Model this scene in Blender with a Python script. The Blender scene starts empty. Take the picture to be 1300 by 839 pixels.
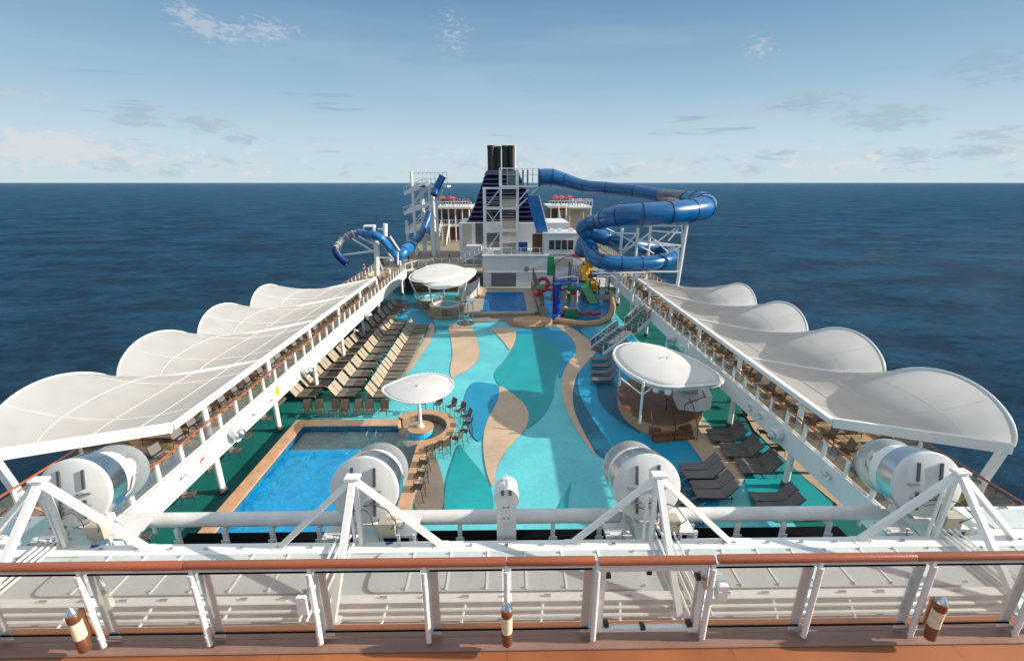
import bpy, math, random
from mathutils import Vector, Matrix, Euler
random.seed(7)
S = bpy.context.scene
COL = S.collection
R = math.radians
W0, H0, F = 1300.0, 839.0, 578.0
CAMZ = 16.0
PITCH = math.atan(187.5 / F)
YAW = -math.atan(9.0 / F * math.cos(PITCH))
ROT = Euler((math.pi / 2 - PITCH, 0, YAW), 'XYZ').to_matrix()
EYE = Vector((0, 0, CAMZ))
def P(u, v, z=None, Y=None, X=None):
    """where the photographed point stands on a plane of known height / distance"""
    d = ROT @ Vector(((u - W0 / 2) / F, -(v - H0 / 2) / F, -1))
    if z is not None: t = (z - CAMZ) / d.z
    elif Y is not None: t = Y / d.y
    else: t = X / d.x
    return EYE + d * t

# ------------------------------------------------------------------ materials
def newmat(name):
    m = bpy.data.materials.new(name); m.use_nodes = True
    nt = m.node_tree; nt.nodes.clear()
    out = nt.nodes.new('ShaderNodeOutputMaterial')
    return m, nt, out
def N(nt, t, **kw):
    n = nt.nodes.new(t)
    for k, v in kw.items():
        if k in n.inputs: n.inputs[k].default_value = v
        else: setattr(n, k, v)
    return n
def rgba(c): return (c[0], c[1], c[2], 1)
def paint(name, c, rough=.5, metal=0.0, var=.12, scale=1.5, bump=0.0, bscale=20, coat=0.0, spec=.5, streak=None, var2=.05):
    m, nt, out = newmat(name)
    b = N(nt, 'ShaderNodeBsdfPrincipled'); L = nt.links
    b.inputs['Roughness'].default_value = rough; b.inputs['Metallic'].default_value = metal
    b.inputs['Coat Weight'].default_value = coat; b.inputs['Specular IOR Level'].default_value = spec
    g = N(nt, 'ShaderNodeNewGeometry')
    mp = N(nt, 'ShaderNodeMapping'); L.new(g.outputs['Position'], mp.inputs['Vector'])
    if streak: mp.inputs['Scale'].default_value = streak
    n = N(nt, 'ShaderNodeTexNoise', Scale=scale, Detail=6.0, Roughness=.6); L.new(mp.outputs[0], n.inputs['Vector'])
    n2 = N(nt, 'ShaderNodeTexNoise', Scale=scale * 14, Detail=3.0); L.new(g.outputs['Position'], n2.inputs['Vector'])
    mr = N(nt, 'ShaderNodeMapRange'); mr.inputs['From Min'].default_value = .3; mr.inputs['From Max'].default_value = .7
    mr.inputs['To Min'].default_value = 1 - var; mr.inputs['To Max'].default_value = 1 + var * .6
    L.new(n.outputs['Fac'], mr.inputs['Value'])
    mr2 = N(nt, 'ShaderNodeMapRange'); mr2.inputs['From Min'].default_value = .3; mr2.inputs['From Max'].default_value = .7
    mr2.inputs['To Min'].default_value = 1 - var2; mr2.inputs['To Max'].default_value = 1 + var2
    L.new(n2.outputs['Fac'], mr2.inputs['Value'])
    mu = N(nt, 'ShaderNodeMath', operation='MULTIPLY'); L.new(mr.outputs[0], mu.inputs[0]); L.new(mr2.outputs[0], mu.inputs[1])
    vm = N(nt, 'ShaderNodeVectorMath', operation='SCALE'); vm.inputs[0].default_value = c[:3]; L.new(mu.outputs[0], vm.inputs['Scale'])
    L.new(vm.outputs[0], b.inputs['Base Color'])
    rr = N(nt, 'ShaderNodeMapRange'); rr.inputs['To Min'].default_value = max(0.02, rough - .1); rr.inputs['To Max'].default_value = min(1, rough + .12)
    L.new(n.outputs['Fac'], rr.inputs['Value']); L.new(rr.outputs[0], b.inputs['Roughness'])
    if bump:
        nb = N(nt, 'ShaderNodeTexNoise', Scale=bscale, Detail=4.0); L.new(g.outputs['Position'], nb.inputs['Vector'])
        bp = N(nt, 'ShaderNodeBump', Strength=bump, Distance=.02); L.new(nb.outputs['Fac'], bp.inputs['Height']); L.new(bp.outputs[0], b.inputs['Normal'])
    L.new(b.outputs[0], out.inputs[0])
    return m
def planks(name, c, width=.12, along='Y', rough=.6, var=.25, seam=.35):
    m, nt, out = newmat(name); L = nt.links
    b = N(nt, 'ShaderNodeBsdfPrincipled', Roughness=rough)
    g = N(nt, 'ShaderNodeNewGeometry')
    mp = N(nt, 'ShaderNodeMapping'); L.new(g.outputs['Position'], mp.inputs['Vector'])
    if along == 'Y': mp.inputs['Rotation'].default_value = (0, 0, R(90))
    br = N(nt, 'ShaderNodeTexBrick', Scale=1.0); br.inputs['Brick Width'].default_value = 2.4; br.inputs['Row Height'].default_value = width
    br.inputs['Mortar Size'].default_value = .006; br.offset = .37
    br.inputs['Color1'].default_value = rgba([x * (1 - var) for x in c]); br.inputs['Color2'].default_value = rgba([x * (1 + var) for x in c])
    br.inputs['Mortar'].default_value = rgba([x * seam for x in c]); L.new(mp.outputs[0], br.inputs['Vector'])
    n = N(nt, 'ShaderNodeTexNoise', Scale=.9, Detail=7.0); L.new(g.outputs['Position'], n.inputs['Vector'])
    mr = N(nt, 'ShaderNodeMapRange'); mr.inputs['From Min'].default_value = .3; mr.inputs['From Max'].default_value = .7; mr.inputs['To Min'].default_value = .75; mr.inputs['To Max'].default_value = 1.15
    L.new(n.outputs['Fac'], mr.inputs['Value'])
    vm = N(nt, 'ShaderNodeVectorMath', operation='SCALE'); L.new(br.outputs['Color'], vm.inputs[0]); L.new(mr.outputs[0], vm.inputs['Scale'])
    L.new(vm.outputs[0], b.inputs['Base Color']); L.new(b.outputs[0], out.inputs[0])
    return m
def tiles(name, c1, c2, mort, w=.3, h=.3, rough=.4):
    m, nt, out = newmat(name); L = nt.links
    b = N(nt, 'ShaderNodeBsdfPrincipled', Roughness=rough)
    g = N(nt, 'ShaderNodeNewGeometry')
    br = N(nt, 'ShaderNodeTexBrick', Scale=1.0); br.inputs['Brick Width'].default_value = w; br.inputs['Row Height'].default_value = h
    br.inputs['Mortar Size'].default_value = .012; br.offset = 0
    br.inputs['Color1'].default_value = rgba(c1); br.inputs['Color2'].default_value = rgba(c2); br.inputs['Mortar'].default_value = rgba(mort)
    L.new(g.outputs['Position'], br.inputs['Vector']); L.new(br.outputs['Color'], b.inputs['Base Color']); L.new(b.outputs[0], out.inputs[0])
    return m
def glassy(name, tint=(.9, .95, .95), refl=.5, rough=.02, dirt=.06, base=(.8, .85, .85)):
    m, nt, out = newmat(name); L = nt.links
    tr = N(nt, 'ShaderNodeBsdfTransparent'); tr.inputs[0].default_value = rgba(tint)
    gl = N(nt, 'ShaderNodeBsdfGlossy', Roughness=rough)
    df = N(nt, 'ShaderNodeBsdfDiffuse'); df.inputs[0].default_value = rgba(base)
    fr = N(nt, 'ShaderNodeFresnel', IOR=1.45)
    mu = N(nt, 'ShaderNodeMath', operation='MULTIPLY'); mu.inputs[1].default_value = refl; L.new(fr.outputs[0], mu.inputs[0])
    n = N(nt, 'ShaderNodeTexNoise', Scale=2.5, Detail=6.0)
    g = N(nt, 'ShaderNodeNewGeometry'); L.new(g.outputs['Position'], n.inputs['Vector'])
    mr = N(nt, 'ShaderNodeMapRange'); mr.inputs['To Max'].default_value = dirt * 2; L.new(n.outputs['Fac'], mr.inputs['Value'])
    m1 = N(nt, 'ShaderNodeMixShader'); L.new(mr.outputs[0], m1.inputs[0]); L.new(tr.outputs[0], m1.inputs[1]); L.new(df.outputs[0], m1.inputs[2])
    m2 = N(nt, 'ShaderNodeMixShader'); L.new(mu.outputs[0], m2.inputs[0]); L.new(m1.outputs[0], m2.inputs[1]); L.new(gl.outputs[0], m2.inputs[2])
    L.new(m2.outputs[0], out.inputs[0])
    return m
def water(name, tint, bscale=2.2, strength=.5, rough=.03, body=(.0, .34, .70), bf=.6):
    m, nt, out = newmat(name); L = nt.links
    tr = N(nt, 'ShaderNodeBsdfTransparent'); tr.inputs[0].default_value = rgba(tint)
    gl = N(nt, 'ShaderNodeBsdfGlossy', Roughness=rough)
    g = N(nt, 'ShaderNodeNewGeometry')
    n = N(nt, 'ShaderNodeTexNoise', Scale=bscale, Detail=6.0, Distortion=1.2); L.new(g.outputs['Position'], n.inputs['Vector'])
    bp = N(nt, 'ShaderNodeBump', Strength=strength, Distance=.12); L.new(n.outputs['Fac'], bp.inputs['Height'])
    fr = N(nt, 'ShaderNodeFresnel', IOR=1.33); L.new(bp.outputs[0], fr.inputs['Normal']); L.new(bp.outputs[0], gl.inputs['Normal'])
    bd = N(nt, 'ShaderNodeBsdfDiffuse'); bd.inputs[0].default_value = rgba(body); L.new(bp.outputs[0], bd.inputs['Normal'])
    nb = N(nt, 'ShaderNodeTexNoise', Scale=.9, Detail=5.0, Distortion=1.5); L.new(g.outputs['Position'], nb.inputs['Vector'])
    rb = N(nt, 'ShaderNodeMapRange'); rb.inputs['From Min'].default_value = .3; rb.inputs['From Max'].default_value = .7; rb.inputs['To Min'].default_value = bf-.14; rb.inputs['To Max'].default_value = bf+.14; L.new(nb.outputs['Fac'], rb.inputs['Value'])
    m1 = N(nt, 'ShaderNodeMixShader'); L.new(rb.outputs[0], m1.inputs[0]); L.new(tr.outputs[0], m1.inputs[1]); L.new(bd.outputs[0], m1.inputs[2])
    m2 = N(nt, 'ShaderNodeMixShader'); L.new(fr.outputs[0], m2.inputs[0]); L.new(m1.outputs[0], m2.inputs[1]); L.new(gl.outputs[0], m2.inputs[2])
    # surface foam specks; their spread also paints in the water's sparkle
    df = N(nt, 'ShaderNodeBsdfDiffuse'); df.inputs[0].default_value = (.8, .9, .95, 1)
    n3 = N(nt, 'ShaderNodeTexNoise', Scale=1.3, Detail=9.0, Roughness=.72, Distortion=2.0); L.new(g.outputs['Position'], n3.inputs['Vector'])
    mr = N(nt, 'ShaderNodeMapRange'); mr.inputs['From Min'].default_value = .64; mr.inputs['From Max'].default_value = .74; mr.inputs['To Max'].default_value = .7
    L.new(n3.outputs['Fac'], mr.inputs['Value'])
    m3 = N(nt, 'ShaderNodeMixShader'); L.new(mr.outputs[0], m3.inputs[0]); L.new(m2.outputs[0], m3.inputs[1]); L.new(df.outputs[0], m3.inputs[2])
    L.new(m3.outputs[0], out.inputs[0])
    return m
def fabric(name, c, trans=.3, rough=.7, weave=60, seams=None, var=.06):
    m, nt, out = newmat(name); L = nt.links
    b = N(nt, 'ShaderNodeBsdfPrincipled', Roughness=rough)
    g = N(nt, 'ShaderNodeNewGeometry')
    n = N(nt, 'ShaderNodeTexNoise', Scale=.8, Detail=6.0); L.new(g.outputs['Position'], n.inputs['Vector'])
    mr = N(nt, 'ShaderNodeMapRange'); mr.inputs['From Min'].default_value = .3; mr.inputs['From Max'].default_value = .7; mr.inputs['To Min'].default_value = 1 - var; mr.inputs['To Max'].default_value = 1 + var
    L.new(n.outputs['Fac'], mr.inputs['Value'])
    vm = N(nt, 'ShaderNodeVectorMath', operation='SCALE'); vm.inputs[0].default_value = c[:3]; L.new(mr.outputs[0], vm.inputs['Scale'])
    L.new(vm.outputs[0], b.inputs['Base Color'])
    wv = N(nt, 'ShaderNodeTexWave', Scale=weave, Distortion=.5); L.new(g.outputs['Position'], wv.inputs['Vector'])
    bp = N(nt, 'ShaderNodeBump', Strength=.15, Distance=.003); L.new(wv.outputs['Fac'], bp.inputs['Height']); L.new(bp.outputs[0], b.inputs['Normal'])
    tl = N(nt, 'ShaderNodeBsdfTranslucent'); L.new(vm.outputs[0], tl.inputs[0])
    mx = N(nt, 'ShaderNodeMixShader'); mx.inputs[0].default_value = trans; L.new(b.outputs[0], mx.inputs[1]); L.new(tl.outputs[0], mx.inputs[2])
    L.new(mx.outputs[0], out.inputs[0])
    return m
def emis(name, c, s, base=(.5, .4, .2)):
    m, nt, out = newmat(name)
    b = N(nt, 'ShaderNodeBsdfPrincipled', Roughness=.4); b.inputs['Base Color'].default_value = rgba(base)
    b.inputs['Emission Color'].default_value = rgba(c); b.inputs['Emission Strength'].default_value = s
    nt.links.new(b.outputs[0], out.inputs[0]); return m

M = {}
M['white'] = paint('white_paint', (.76, .75, .73), .38, var=.06, scale=1.2, streak=(1, 1, .35))
M['white_worn'] = paint('worn_white_paint', (.62, .62, .61), .45, var=.14, scale=2.4, streak=(1, 1, .3))
M['wall'] = paint('wall_white', (.66, .66, .68), .5, var=.07, scale=.6, streak=(1.5, 1.5, .2))
M['grey'] = paint('light_grey', (.42, .43, .43), .45, var=.12, scale=1.5)
M['panel'] = paint('roof_panel', (.50, .54, .54), .4, var=.12, scale=1.1, bump=.1, bscale=6)
M['dgrey'] = paint('dark_grey', (.08, .08, .085), .5, var=.2)
M['black'] = paint('black_matt', (.004, .004, .005), .8, var=.3, spec=.05)
M['steel'] = paint('brushed_steel', (.58, .57, .56), .25, metal=1.0, var=.04, scale=1.2, var2=.0)
M['chrome'] = paint('chrome', (.75, .75, .76), .12, metal=1.0, var=.05)
M['canvas'] = fabric('canopy_membrane', (.72, .705, .68), .58, .55, 40, var=.06)
M['canvas_small'] = fabric('small_membrane', (.70, .68, .65), .15, .5, 60)
M['teak'] = planks('teak_deck', (.33, .105, .034), .3, 'X', .5, .06, .6)
M['teak_pale'] = planks('pale_teak', (.50, .33, .17), .13, 'Y', .65, .14, .5)
M['teak_red'] = planks('stage_teak', (.20, .085, .04), .12, 'X', .5, .18, .45)
M['handrail'] = paint('varnished_wood', (.31, .08, .027), .28, var=.25, scale=2.2, streak=(.25, 3, 3), coat=.5, bump=.15, bscale=40)
M['coping'] = paint('tan_coping', (.50, .29, .16), .45, var=.22, scale=1.4, bump=.2, bscale=30)
M['tile_grey'] = tiles('grey_mosaic', (.34, .29, .23), (.42, .36, .29), (.2, .17, .14), .28, .28)
M['tile_blue'] = tiles('blue_mosaic', (.03, .42, .78), (.04, .52, .86), (.02, .33, .66), .25, .25, .3)
M['tile_band'] = tiles('band_mosaic', (.01, .10, .22), (.02, .2, .35), (.005, .05, .1), .1, .1, .3)
M['stone'] = tiles('brown_stone', (.22, .18, .14), (.30, .25, .2), (.12, .1, .08), .3, .9, .6)
M['pool'] = water('pool_water', (.55, .92, .98), 2.0, .8)
M['tub'] = water('tub_water', (.75, .95, .97), 5.0, .6, body=(.12, .55, .66), bf=.85)
M['shallow'] = water('shallow_water', (.85, .95, .97), 2.5, .8, body=(.1, .3, .4), bf=.15)
M['deep'] = water('deep_water', (.5, .85, .98), 2.0, .5, body=(.0, .2, .6), bf=.6)
M['glass'] = glassy('clear_glass', (.93, .96, .95), .8, .02, .05)
M['glass_fg'] = glassy('screen_glass', (.96, .98, .97), .45, .02, .03)
M['glass_teal'] = glassy('tinted_glass', (.45, .75, .72), .9, .02, .1)
M['dome'] = glassy('acrylic_dome', (.93, .95, .95), 1.4, .06, .14)
M['clear_tube'] = glassy('clear_tube', (.78, .8, .82), 1.3, .08, .3, base=(.45, .47, .5))
_m = M['dome']; _n = _m.node_tree; _o = [x for x in _n.nodes if x.type == 'OUTPUT_MATERIAL'][0]; _src = _o.inputs[0].links[0].from_socket
_lw = N(_n, 'ShaderNodeLayerWeight', Blend=.35); _d = N(_n, 'ShaderNodeBsdfPrincipled', Roughness=.12); _d.inputs['Base Color'].default_value = (.6, .63, .64, 1)
_ml = N(_n, 'ShaderNodeMath', operation='MULTIPLY_ADD'); _ml.inputs[1].default_value = .5; _ml.inputs[2].default_value = .02; _n.links.new(_lw.outputs['Facing'], _ml.inputs[0])
_x = N(_n, 'ShaderNodeMixShader'); _n.links.new(_ml.outputs[0], _x.inputs[0]); _n.links.new(_src, _x.inputs[1]); _n.links.new(_d.outputs[0], _x.inputs[2]); _n.links.new(_x.outputs[0], _o.inputs[0])
M['window'] = paint('dark_window', (.02, .03, .04), .08, var=.3, spec=.8)
M['sling'] = fabric('tan_sling', (.37, .30, .22), .1, .7, 90, var=.1)
M['sling_seat'] = fabric('olive_sling', (.15, .125, .098), .1, .7, 90, var=.12)
M['sling_dark'] = fabric('charcoal_sling', (.15, .13, .125), .1, .65, 90, var=.12)
M['sling_brown'] = fabric('brown_sling', (.15, .11, .08), .2, .7, 90, var=.15)
M['frame'] = paint('bronze_frame', (.045, .03, .022), .4, metal=.3, var=.2)
M['slide'] = paint('slide_blue', (.001, .095, .27), .26, var=.16, scale=.6, coat=.3)
M['slide_lt'] = paint('slide_light_blue', (.003, .14, .38), .25, var=.12, scale=.8, coat=.5)
M['slide_dk'] = paint('slide_joint', (.002, .03, .13), .4, var=.1)
M['navy'] = paint('navy_paint', (.005, .007, .06), .3, var=.2, scale=.7, coat=.3)
M['soot'] = paint('sooty_pipe', (.02, .016, .014), .5, var=.4, scale=1.2, streak=(1, 1, .2))
M['red'] = paint('red_plastic', (.45, .015, .03), .35, var=.15)
M['yellow'] = paint('yellow_plastic', (.75, .42, .01), .3, var=.12, coat=.4)
M['green'] = paint('green_plastic', (.01, .24, .09), .35, var=.12)
M['purple'] = paint('purple_plastic', (.05, .02, .16), .35, var=.12)
M['blue'] = paint('blue_plastic', (.004, .04, .36), .25, var=.12, coat=.4)
M['splash'] = paint('splash_floor', (.003, .17, .42), .15, var=.3, scale=.9, bump=.25, bscale=3)
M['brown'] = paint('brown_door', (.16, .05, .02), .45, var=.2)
M['beige'] = paint('beige_panel', (.42, .37, .30), .5, var=.1)
M['dkred'] = paint('dark_red_bar', (.12, .02, .012), .5, var=.3)
M['skin'] = paint('skin', (.45, .26, .18), .5, var=.05)
M['cloth_d'] = paint('dark_cloth', (.03, .03, .04), .8, var=.2)
M['cloth_r'] = paint('red_cloth', (.4, .05, .04), .8, var=.2)
M['cloth_w'] = paint('pale_cloth', (.6, .58, .52), .8, var=.1)
M['cloth_b'] = paint('blue_cloth', (.03, .1, .3), .8, var=.1)
M['hair'] = paint('hair', (.02, .013, .01), .6, var=.2)
M['copper'] = paint('copper_lamp', (.24, .11, .06), .35, metal=.6, var=.15)
M['lampglass'] = paint('amber_lamp_glass', (.75, .66, .46), .35, var=.2, scale=30)
M['ink'] = paint('dark_lettering', (.03, .03, .05), .5, var=.05)
M['lettergrey'] = paint('faded_lettering', (.26, .26, .30), .5, var=.05)
# deck coatings
DK = dict(var=.16, scale=.35, bump=.12, bscale=60, var2=.07)
M['d_light'] = paint('coat_turquoise', (.105, .48, .52), .42, **DK)
M['d_mid'] = paint('coat_blue_and_shade', (.010, .27, .45), .4, **DK)  # blue coat; on the right side it also holds painted shade
M['d_blue'] = paint('coat_deep_blue', (.010, .24, .40), .4, **DK)
M['d_dark'] = paint('coat_petrol', (.003, .10, .165), .4, **DK)
M['d_teal'] = paint('coat_teal', (.007, .29, .31), .4, **DK)
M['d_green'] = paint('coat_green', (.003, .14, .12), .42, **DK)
M['d_tan'] = paint('coat_tan', (.50, .36, .245), .55, **DK)
M['d_grey'] = paint('coat_grey', (.20, .165, .14), .55, **DK)

# ------------------------------------------------------------------ mesh builder
class MB:
    def __init__(s): s.v = []; s.f = []; s.m = []; s.cur = 0
    def mat(s, i): s.cur = i; return s
    def add(s, vs, fs):
        o = len(s.v); s.v += [tuple(x) for x in vs]
        s.f += [[i + o for i in f] for f in fs]; s.m += [s.cur] * len(fs); return s
    def box(s, a, b, rz=0, piv=None, bev=0):
        x0, y0, z0 = a; x1, y1, z1 = b
        if bev:
            vs = []; bb = min(bev, abs(x1-x0)/3, abs(y1-y0)/3, abs(z1-z0)/3)
            for (z, i) in ((z0, bb), (z0 + bb, 0), (z1 - bb, 0), (z1, bb)):
                vs += [(x0+i, y0+i+ (0), z), (x1-i, y0+i, z), (x1-i, y1-i, z), (x0+i, y1-i, z)]
            fs = [(3, 2, 1, 0), (12, 13, 14, 15)]
            for k in range(3):
                for j in range(4): fs.append((4*k+j, 4*k+(j+1)%4, 4*k+4+(j+1)%4, 4*k+4+j))
        else:
            vs = [(x0,y0,z0),(x1,y0,z0),(x1,y1,z0),(x0,y1,z0),(x0,y0,z1),(x1,y0,z1),(x1,y1,z1),(x0,y1,z1)]
            fs = [(3,2,1,0),(4,5,6,7),(0,1,5,4),(1,2,6,5),(2,3,7,6),(3,0,4,7)]
        if rz:
            p = Vector(piv or ((x0+x1)/2, (y0+y1)/2, 0)); m = Matrix.Rotation(rz, 3, 'Z')
            vs = [m @ (Vector(q) - p) + p for q in vs]
        return s.add(vs, fs)
    def beam(s, p0, p1, w, h, up=(0, 0, 1)):
        p0 = Vector(p0); p1 = Vector(p1); d = (p1 - p0).normalized(); u = Vector(up)
        if abs(d.dot(u)) > .98: u = Vector((0, 1, 0))
        a = d.cross(u).normalized() * w / 2; b = a.cross(d).normalized() * h / 2
        vs = [p0-a-b, p0+a-b, p0+a+b, p0-a+b, p1-a-b, p1+a-b, p1+a+b, p1-a+b]
        return s.add(vs, [(0,1,2,3),(7,6,5,4),(0,4,5,1),(1,5,6,2),(2,6,7,3),(3,7,4,0)])
    def tube(s, pts, r, n=8, closed=False, caps=True, flat=1.0):
        pts = [Vector(p) for p in pts]; k = len(pts); rs = r if isinstance(r, (list, tuple)) else [r] * k
        vs = []; prev = None
        for i, p in enumerate(pts):
            if closed: d = pts[(i+1) % k] - pts[i-1]
            else: d = pts[min(i+1, k-1)] - pts[max(i-1, 0)]
            d.normalize()
            if prev is None:
                a = d.cross(Vector((0, 0, 1)));
                if a.length < .05: a = d.cross(Vector((0, 1, 0)))
            else: a = prev - d * prev.dot(d)
            a.normalize(); prev = a; b = d.cross(a)
            for j in range(n):
                t = 2 * math.pi * j / n
                vs.append(p + a * math.cos(t) * rs[i] + b * math.sin(t) * rs[i] * flat)
        fs = []
        for i in range(k if closed else k - 1):
            i2 = (i + 1) % k
            for j in range(n): fs.append((i*n+j, i*n+(j+1)%n, i2*n+(j+1)%n, i2*n+j))
        if caps and not closed: fs += [tuple(range(n))[::-1], tuple(range((k-1)*n, k*n))]
        return s.add(vs, fs)
    def rod(s, a, b, r, n=8, r2=None): return s.tube([a, b], [r, r2 if r2 is not None else r], n)
    def lathe(s, prof, c=(0, 0, 0), n=24, axis='Z', sx=1, sy=1, cap=True):
        vs = []; k = len(prof)
        for (r, z) in prof:
            for j in range(n):
                t = 2 * math.pi * j / n; x = r * math.cos(t) * sx; y = r * math.sin(t) * sy
                q = (x, y, z) if axis == 'Z' else (x, z, y)
                vs.append((q[0]+c[0], q[1]+c[1], q[2]+c[2]))
        fs = []
        for i in range(k - 1):
            for j in range(n):
                q = (i*n+j, i*n+(j+1)%n, (i+1)*n+(j+1)%n, (i+1)*n+j)
                fs.append(q if axis == 'Z' else q[::-1])
        if cap and prof[0][0] > 1e-4: fs.append(tuple(range(n))[::-1] if axis == 'Z' else tuple(range(n)))
        if cap and prof[-1][0] > 1e-4:
            q = tuple(range((k-1)*n, k*n)); fs.append(q if axis == 'Z' else q[::-1])
        return s.add(vs, fs)
    def prism(s, poly, z0, z1):
        n = len(poly); vs = [(p[0], p[1], z0) for p in poly] + [(p[0], p[1], z1) for p in poly]
        ar = sum(poly[i][0]*poly[(i+1)%n][1]-poly[(i+1)%n][0]*poly[i][1] for i in range(n))
        fs = [tuple(range(n))[::-1], tuple(range(n, 2*n))] + [(i, (i+1)%n, n+(i+1)%n, n+i) for i in range(n)]
        if ar < 0: fs = [f[::-1] for f in fs]
        return s.add(vs, fs)
    def sheet(s, poly, z):
        n = len(poly); ar = sum(poly[i][0]*poly[(i+1)%n][1]-poly[(i+1)%n][0]*poly[i][1] for i in range(n))
        q = tuple(range(n)); return s.add([(p[0], p[1], z) for p in poly], [q if ar > 0 else q[::-1]])
    def mesh(s, name, mats, smooth=False):
        me = bpy.data.meshes.new(name); me.from_pydata(s.v, [], s.f)
        for mm in (mats if isinstance(mats, (list, tuple)) else [mats]): me.materials.append(M[mm] if isinstance(mm, str) else mm)
        for i, p in enumerate(me.polygons):
            p.material_index = s.m[i]
        if smooth:
            me.shade_smooth()
            try: me.set_sharp_from_angle(angle=R(40))
            except Exception: pass
        me.update(); return me
    def build(s, name, mats, parent=None, smooth=False, label=None, cat=None, group=None, kind=None):
        o = bpy.data.objects.new(name, s.mesh(name, mats, smooth)); COL.objects.link(o)
        if parent: o.parent = parent
        tag(o, label, cat, group, kind); return o
def tag(o, label=None, cat=None, group=None, kind=None):
    if label: o['label'] = label
    if cat: o['category'] = cat
    if group: o['group'] = group
    if kind: o['kind'] = kind
    return o
def empty(name, loc=(0, 0, 0), rz=0, label=None, cat=None, group=None):
    o = bpy.data.objects.new(name, None); o.location = loc; o.rotation_euler = (0, 0, rz); o.empty_display_size = .2
    COL.objects.link(o); return tag(o, label, cat, group)
def struct(name, mb, mats, smooth=False): return mb.build(name, mats, None, smooth, kind='structure')
def part(name, me, parent):
    o = bpy.data.objects.new(name, me); COL.objects.link(o); o.parent = parent; return o
def place(parts, name, loc, rz, label, cat, group=None, sc=1.0):
    """parts: [(name, mesh, [(subname, mesh)...])] ; every copy is an object of its own sharing mesh data"""
    r = empty(name, loc, rz, label, cat, group)
    if sc != 1.0: r.scale = (sc,) * 3
    for q in parts:
        o = part(q[0], q[1], r)
        if len(q) > 2:
            for sn, sm in q[2]: part(sn, sm, o)
    return r
def rel(pts, o): return [tuple(Vector(p) - Vector(o)) for p in pts]
ORD = ['nearest','second','third','fourth','fifth','sixth','seventh','eighth','ninth','tenth','eleventh','twelfth','thirteenth','fourteenth','fifteenth','sixteenth','seventeenth','eighteenth','nineteenth','twentieth'] + \
      ['twenty-' + k for k in ('first','second','third','fourth','fifth','sixth','seventh','eighth','ninth')] + ['thirtieth'] + ['thirty-' + k for k in ('first','second','third','fourth','fifth','sixth','seventh','eighth','ninth')] + ['fortieth'] + ['forty-' + k for k in ('first','second','third','fourth','fifth')]
def ordn(i): return ORD[i] + ('' if i == 0 else ' nearest')
def chaikin(p, it=2):
    for _ in range(it):
        q = []
        for i in range(len(p)):
            a = Vector(p[i]); b = Vector(p[(i+1) % len(p)]); q += [a*.75+b*.25, a*.25+b*.75]
        p = q
    return p
def spline(pts, n=6):
    """Catmull-Rom through (Vector, radius) rows"""
    P_ = [list(map(float, p)) for p in pts]; out = []
    for i in range(len(P_) - 1):
        a = P_[max(i-1, 0)]; b = P_[i]; c = P_[i+1]; d = P_[min(i+2, len(P_)-1)]
        for k in range(n):
            t = k / n
            out.append([.5*((2*b[j]) + (-a[j]+c[j])*t + (2*a[j]-5*b[j]+4*c[j]-d[j])*t*t + (-a[j]+3*b[j]-3*c[j]+d[j])*t**3) for j in range(len(b))])
    out.append(P_[-1]); return out

# ------------------------------------------------------------------ camera, light, sky
cam = bpy.data.cameras.new('camera'); co = bpy.data.objects.new('camera', cam); COL.objects.link(co); S.camera = co
cam.sensor_width = 36; cam.lens = 36 * F / W0; cam.clip_start = .1; cam.clip_end = 300000
co.location = EYE; co.rotation_euler = (math.pi/2 - PITCH, 0, YAW)
EL, AZ = R(24), R(-2)           # sun low on the right hand side, almost abeam
sd = Vector((math.cos(EL)*math.cos(AZ), math.cos(EL)*math.sin(AZ), math.sin(EL)))
sl = bpy.data.lights.new('sun', 'SUN'); sl.energy = 3.7; sl.angle = R(.5); sl.color = (1, .91, .78)
so = bpy.data.objects.new('sun', sl); COL.objects.link(so); so.rotation_euler = sd.to_track_quat('Z', 'Y').to_euler(); so.location = (0, 0, 60)
w = bpy.data.worlds.new('World'); S.world = w; w.use_nodes = True; nt = w.node_tree; nt.nodes.clear(); L = nt.links
out = N(nt, 'ShaderNodeOutputWorld'); bg = N(nt, 'ShaderNodeBackground'); L.new(bg.outputs[0], out.inputs[0]); bg.inputs[1].default_value = .15
sky = nt.nodes.new('ShaderNodeTexSky'); sky.sky_type = 'NISHITA'; sky.sun_disc = False; sky.sun_elevation = EL
sky.sun_rotation = math.atan2(sd.x, sd.y) % (2*math.pi); sky.altitude = 50; sky.air_density = 1.0; sky.dust_density = 0.0; sky.ozone_density = 2.5
tc = N(nt, 'ShaderNodeTexCoord'); sx = N(nt, 'ShaderNodeSeparateXYZ'); L.new(tc.outputs['Generated'], sx.inputs[0])
# pale over the horizon, deeper above; unseen upper sky brightened as added fill light
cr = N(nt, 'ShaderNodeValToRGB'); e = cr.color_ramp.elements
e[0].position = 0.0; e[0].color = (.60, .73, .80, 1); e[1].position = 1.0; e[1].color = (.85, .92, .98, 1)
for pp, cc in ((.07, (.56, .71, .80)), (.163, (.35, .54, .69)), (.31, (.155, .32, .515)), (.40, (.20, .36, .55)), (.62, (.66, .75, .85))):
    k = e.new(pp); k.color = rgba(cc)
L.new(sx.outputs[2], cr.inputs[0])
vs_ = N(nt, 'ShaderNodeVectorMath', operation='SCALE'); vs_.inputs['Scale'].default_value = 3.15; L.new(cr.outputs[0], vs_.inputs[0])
mg = N(nt, 'ShaderNodeMixRGB'); mg.inputs[0].default_value = .985; L.new(sky.outputs[0], mg.inputs[1]); L.new(vs_.outputs[0], mg.inputs[2])
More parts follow.
